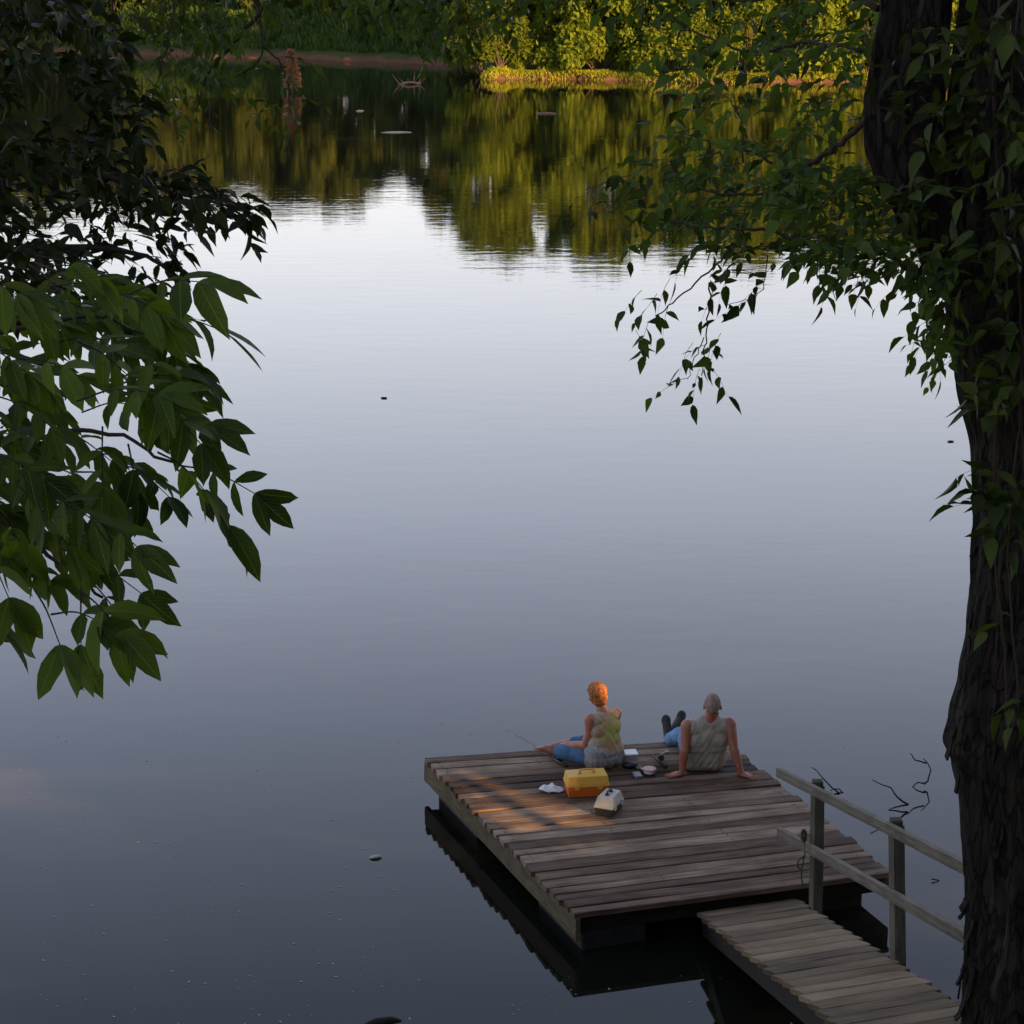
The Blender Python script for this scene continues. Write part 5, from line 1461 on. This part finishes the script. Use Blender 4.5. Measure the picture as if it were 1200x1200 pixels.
# ------------------------------------------------------------------ added unseen leaf screen right of the gangway, shaped to dapple the dock
random.seed(80)
dockmid = (A + D) / 2
cen_t = dockmid + S * 13.0
th = empty('dapple_screen', Vector((cen_t.x, cen_t.y, terrain(cen_t.x, cen_t.y))), 'unseen leaf screen added on the shore beyond the right edge to dapple the dock', 'tree')
# holes left in the added leaves for the low sun, as outlines on the dock and on the things standing there
lit = []
lit.append([uv(G(x, y, ZD)) for x, y in ((540, 903), (572, 902), (580, 917), (640, 938), (697, 955), (760, 950), (740, 966), (690, 975), (600, 975), (566, 962), (548, 925))])
bx = put(687, 929)
lit.append([uv(bx + Vector(q)) for q in ((-.16, -.15, -.02), (.27, -.15, -.02), (.27, .12, .25), (-.16, .12, .25))])
hd = woman.matrix_world @ Vector((0, 0, 0)) if False else wpos
def wv(x, y, z): return wpos + rotz(Vector((x, y, z)) * .885, R(35))
h_ = wv(0, .095, .675)
lit.append([uv(h_ + Tt * a + UP * b_) for a, b_ in ((.0, -.11), (.10, -.11), (.15, .0), (.17, .2), (.0, .2), (-.02, .05))])
h2 = wv(.06, -.06, .40)
lit.append([uv(h2 + Tt * a + UP * b_) for a, b_ in ((.0, -.14), (.04, -.14), (.07, -.02), (.06, .07), (.02, .07), (-.02, -.02))])
def lit_at(p):
    u, v = uv(p)
    return any(in_poly(u, v, q) for q in lit)
L = Leaves('card'); cnt = 0
us = [uv(q) for q in (posts[0][1], posts[1][0], posts[1][1], A, B, Cc, D, A + UP * 1.3, B + UP * 1.3, Cc + UP * 1.2, D + UP)]
u0, u1 = min(a for a, _ in us) - 1.2, max(a for a, _ in us) + 1.5
v0, v1 = min(b_ for _, b_ in us) - .8, max(b_ for _, b_ in us) + .9
wd0 = cen_t.dot(Sh)
for _ in range(30000):
    u = random.uniform(u0, u1); v = random.uniform(v0, v1); wd = wd0 + random.uniform(-1.1, 1.1)
    # point with given u, v and distance
    p = Sh * wd + Tt * u; p.z = (v - p.dot(Vv)) / Vv.z
    if p.z < terrain(p.x, p.y) - .05: continue
    if any(lit_at(p + Tt * a + UP * b_) for a, b_ in ((0, 0), (-.09, 0), (.09, 0), (0, .09), (0, -.09))): continue
    nearhole = any(lit_at(p + Tt * a + UP * b_) for a, b_ in ((-.18, 0), (.18, 0), (0, .18), (0, -.18)))
    s = .10 if nearhole else random.uniform(.16, .24)
    L.add(p - UP * s * .4 * 0, rvec(1).normalized(), (S + rvec(.35)).normalized(), s, s * .8)
world_child(link('foliage', L.mesh('foliage'), M_leaf_dark, smooth=False), th)
bm = bmesh.new(); b1 = Vector((cen_t.x, cen_t.y, terrain(cen_t.x, cen_t.y) - .3))
for k in range(4):
    e = b1 + Tt * (-2 + 1.5 * k) + UP * 5 ; e2 = b1 + Tt * (-.6 + .4 * k)
    add_tube(bm, smooth_path([e2, e2.lerp(e, .5) + UP * .4, e], 5), [.09 * (1 - .07 * i) for i in range(11)], 8)
finish('trunk', bm, M_bark_far, th)

# ------------------------------------------------------------------ small things on the lake
random.seed(90)
# dry orange bush standing in the water
p = G(342, 108, 0)
dry = empty('dry_bush', p, 'small dead conifer with rusty orange needles standing in the shallow far water', 'dead bush')
L = Leaves('card'); bm = bmesh.new(); H_ = 1.95
add_tube(bm, [Vector((0, 0, -.6)), Vector((.03, 0, .8)), Vector((-.02, 0, H_))], [.04, .03, .008], 6)
for _ in range(900):
    z = random.uniform(.05, 1) ** .8 * H_; rr = .42 * (1 - (z / H_) ** 1.6) * random.random() ** .5 + .04; a = random.random() * 6.28
    L.add((rr * math.cos(a), rr * math.sin(a), z), (math.cos(a), math.sin(a), random.gauss(.3, .4)), tuple(rvec(1)), random.uniform(.07, .16), .06)
for _ in range(66):
    z = random.uniform(.2, 1.7); a = random.random() * 6.28; r_ = .4 * (1 - z / 2.1)
    add_tube(bm, [Vector((0, 0, z - .1)), Vector((r_ * math.cos(a), r_ * math.sin(a), z + .1))], [.012, .004], 4)
o = link('needles', L.mesh('needles'), M_leaf_dry, smooth=False); o.parent = dry
o = from_bm('stem', bm, M_bark_far); o.parent = dry
def twigset(name, pls, z_of, r_, m, label, cat, group=None):
    bm = bmesh.new(); c = None
    for pl in pls:
        pts = []
        for i, (x, y) in enumerate(pl):
            g = G(x, y, 0)
            pts.append(g)
        pass
        # leaning stick: first point lies at the water, the rest rise out of it
        dz = prj(pts[0])[2]
        lowest = max(pls_all, key=lambda q: q[1]) if False else max((q for p_ in pls for q in p_), key=lambda q: q[1])
        pts = [W(x, y, prj(G(*lowest, -.02))[2]) + Vector((0, random.uniform(-.03, .03), 0)) for i, (x, y) in enumerate(pl)]
        if c is None: c = pts[0].copy()
        add_tube(bm, smooth_path(pts, 2, .004), [r_ * (1 - .6 * i / (2 * (len(pts) - 1))) for i in range(2 * (len(pts) - 1) + 1)], 5)
    o = from_bm(name, bm, m, smooth=True)
    o.data.transform(Matrix.Translation(-c)); o.location = c
    return tag(o, label, cat, group)
M_snag = simple('dead_wood', (.02, .015, .012), .8, .2)
M_snag_far = simple('driftwood', (.16, .10, .07), .9, .1, var=.4, vscale=8)
GT = 'dead twigs poking out of the water behind the railing'
twigset('dead_twig', [[(990, 932), (975, 924), (963, 910), (951, 899)], [(990, 932), (984, 926), (973, 927)]], 0, .008, M_snag, 'dead twig poking from the water just behind the first railing post', 'twig', GT)
twigset('dead_twig', [[(1064, 944), (1052, 934), (1044, 924), (1022, 914)], [(1064, 944), (1050, 947), (1036, 952)]], 0, .009, M_snag, 'middle dead twig in the water between the post and the upright one', 'twig', GT)
twigset('dead_twig', [[(1084, 918), (1076, 918), (1066, 926)], [(1084, 918), (1090, 912), (1088, 896), (1082, 889)], [(1086, 896), (1072, 892), (1067, 883)]], 0, .008, M_snag, 'upright forked dead twig in the water nearest the big trunk', 'twig', GT)
twigset('submerged_stick', [[(1091, 1030), (1106, 1036)]], 0, .006, M_snag, 'faint thin stick lying at the surface below the upper rail', 'twig')
# far snag
bm = bmesh.new(); c = G(480, 99, 0)
add_tube(bm, smooth_path([Vector((-.6, 0, -.05)), Vector((0, 0, .10)), Vector((.55, 0, .02))], 4), [.05, .06, .07, .07, .07, .06, .06, .05, .04], 8)
for (x, z, dx) in ((-.5, .5, -.35), (-.25, .35, -.3), (.2, .6, .05), (.45, .4, .1), (.5, .35, .3), (0, .3, -.1)):
    add_tube(bm, smooth_path([Vector((x, 0, .05)), Vector((x + dx * .5, .05, z * .5)), Vector((x + dx, 0, z))], 3), [.04, .035, .03, .025, .02, .015, .01], 5)
o = from_bm('drift_log', bm, M_snag_far, smooth=True); o.location = c; tag(o, 'branchy drift log stranded in the shaded far water', 'log')
def floater(name, px, py, lx_, ly, h_, m, label, cat, rz=0, group=None):
    bm = bmesh.new(); bmesh.ops.create_icosphere(bm, subdivisions=3, radius=1)
    for v in bm.verts:
        k = 1 + .35 * nz(v.co.x * 2 + px, v.co.y * 2, v.co.z * 2)
        v.co = Vector((v.co.x * lx_ * k, v.co.y * ly * k, v.co.z * h_ * k))
    o = from_bm(name, bm, m, smooth=True); o.location = G(px, py, .01); o.rotation_euler = (0, 0, rz); return tag(o, label, cat, group)
M_pale = simple('pale_debris', (.40, .38, .32), .8, .2)
floater('floating_stick', 465, 155, .55, .12, .03, M_pale, 'long pale stick floating on the dark upper water', 'debris')
floater('floating_stick', 422, 130, .16, .08, .04, M_pale, 'short pale chip floating left of and above the long stick', 'debris')
floater('floating_stick', 640, 133, .42, .25, .05, M_snag_far, 'dark bit of driftwood floating off the sunlit point', 'debris')
floater('floating_leaf', 450, 466, .05, .03, .01, M_snag, 'tiny dark leaf floating alone in the middle of the lake', 'debris')
floater('floating_leaf', 440, 1004, .045, .022, .012, M_pale, 'curled leaf floating left of the dock', 'debris', .3)
floater('floating_leaf', 1114, 517, .05, .02, .01, M_snag, 'tiny dark leaf floating close to the right hand trunk', 'debris')
M_lit = simple('sunlit_leaf', (.55, .32, .12), .8, .2)  # orange puts low sunlight into the colour of the floating leaves
floater('floating_leaf', 205, 117, .20, .15, .05, M_lit, 'tuft of leaves coloured sunlit orange on the shaded water at upper left', 'debris')
# log tip at the bottom edge
bm = bmesh.new(); a = G(428, 1206, .05); b2 = G(470, 1193, .06)
add_tube(bm, smooth_path([a + (a - b2) * 1.5 - UP * .2, a, a.lerp(b2, .6) + UP * .01, b2 - UP * .02], 5), [.035, .034, .036, .035, .034, .034, .036, .033, .032, .03, .03, .028, .025, .02, .015, .008], 8)
o = from_bm('sunken_log', bm, M_snag, smooth=True); tag(o, 'dark end of a log showing at the bottom edge of the picture', 'log')
# specks of pollen and leaf bits on the near water
bm = bmesh.new()
for _ in range(420):
    y = random.uniform(840, 1215); x = random.gauss(330, 260) if random.random() < .7 else random.uniform(0, 1100)
    if random.random() > ((y - 800) / 400) ** .6: continue
    g = G(x, y, .003)
    if g.x > A.x - .1 and A.y + .3 > g.y > D.y - .3: continue
    s_ = random.choice((.003, .004, .005, .008)); 
    bmesh.ops.create_circle(bm, cap_ends=True, radius=s_, segments=5, matrix=Matrix.Translation(g) @ Matrix.Rotation(random.random() * 6, 4, 'Z') @ Matrix.Diagonal((1.8, .8, 1, 1)))
o = from_bm('floating_specks', bm, M_pale); tag(o, 'pale specks of pollen and leaf bits scattered on the near water', 'debris', kind='stuff')
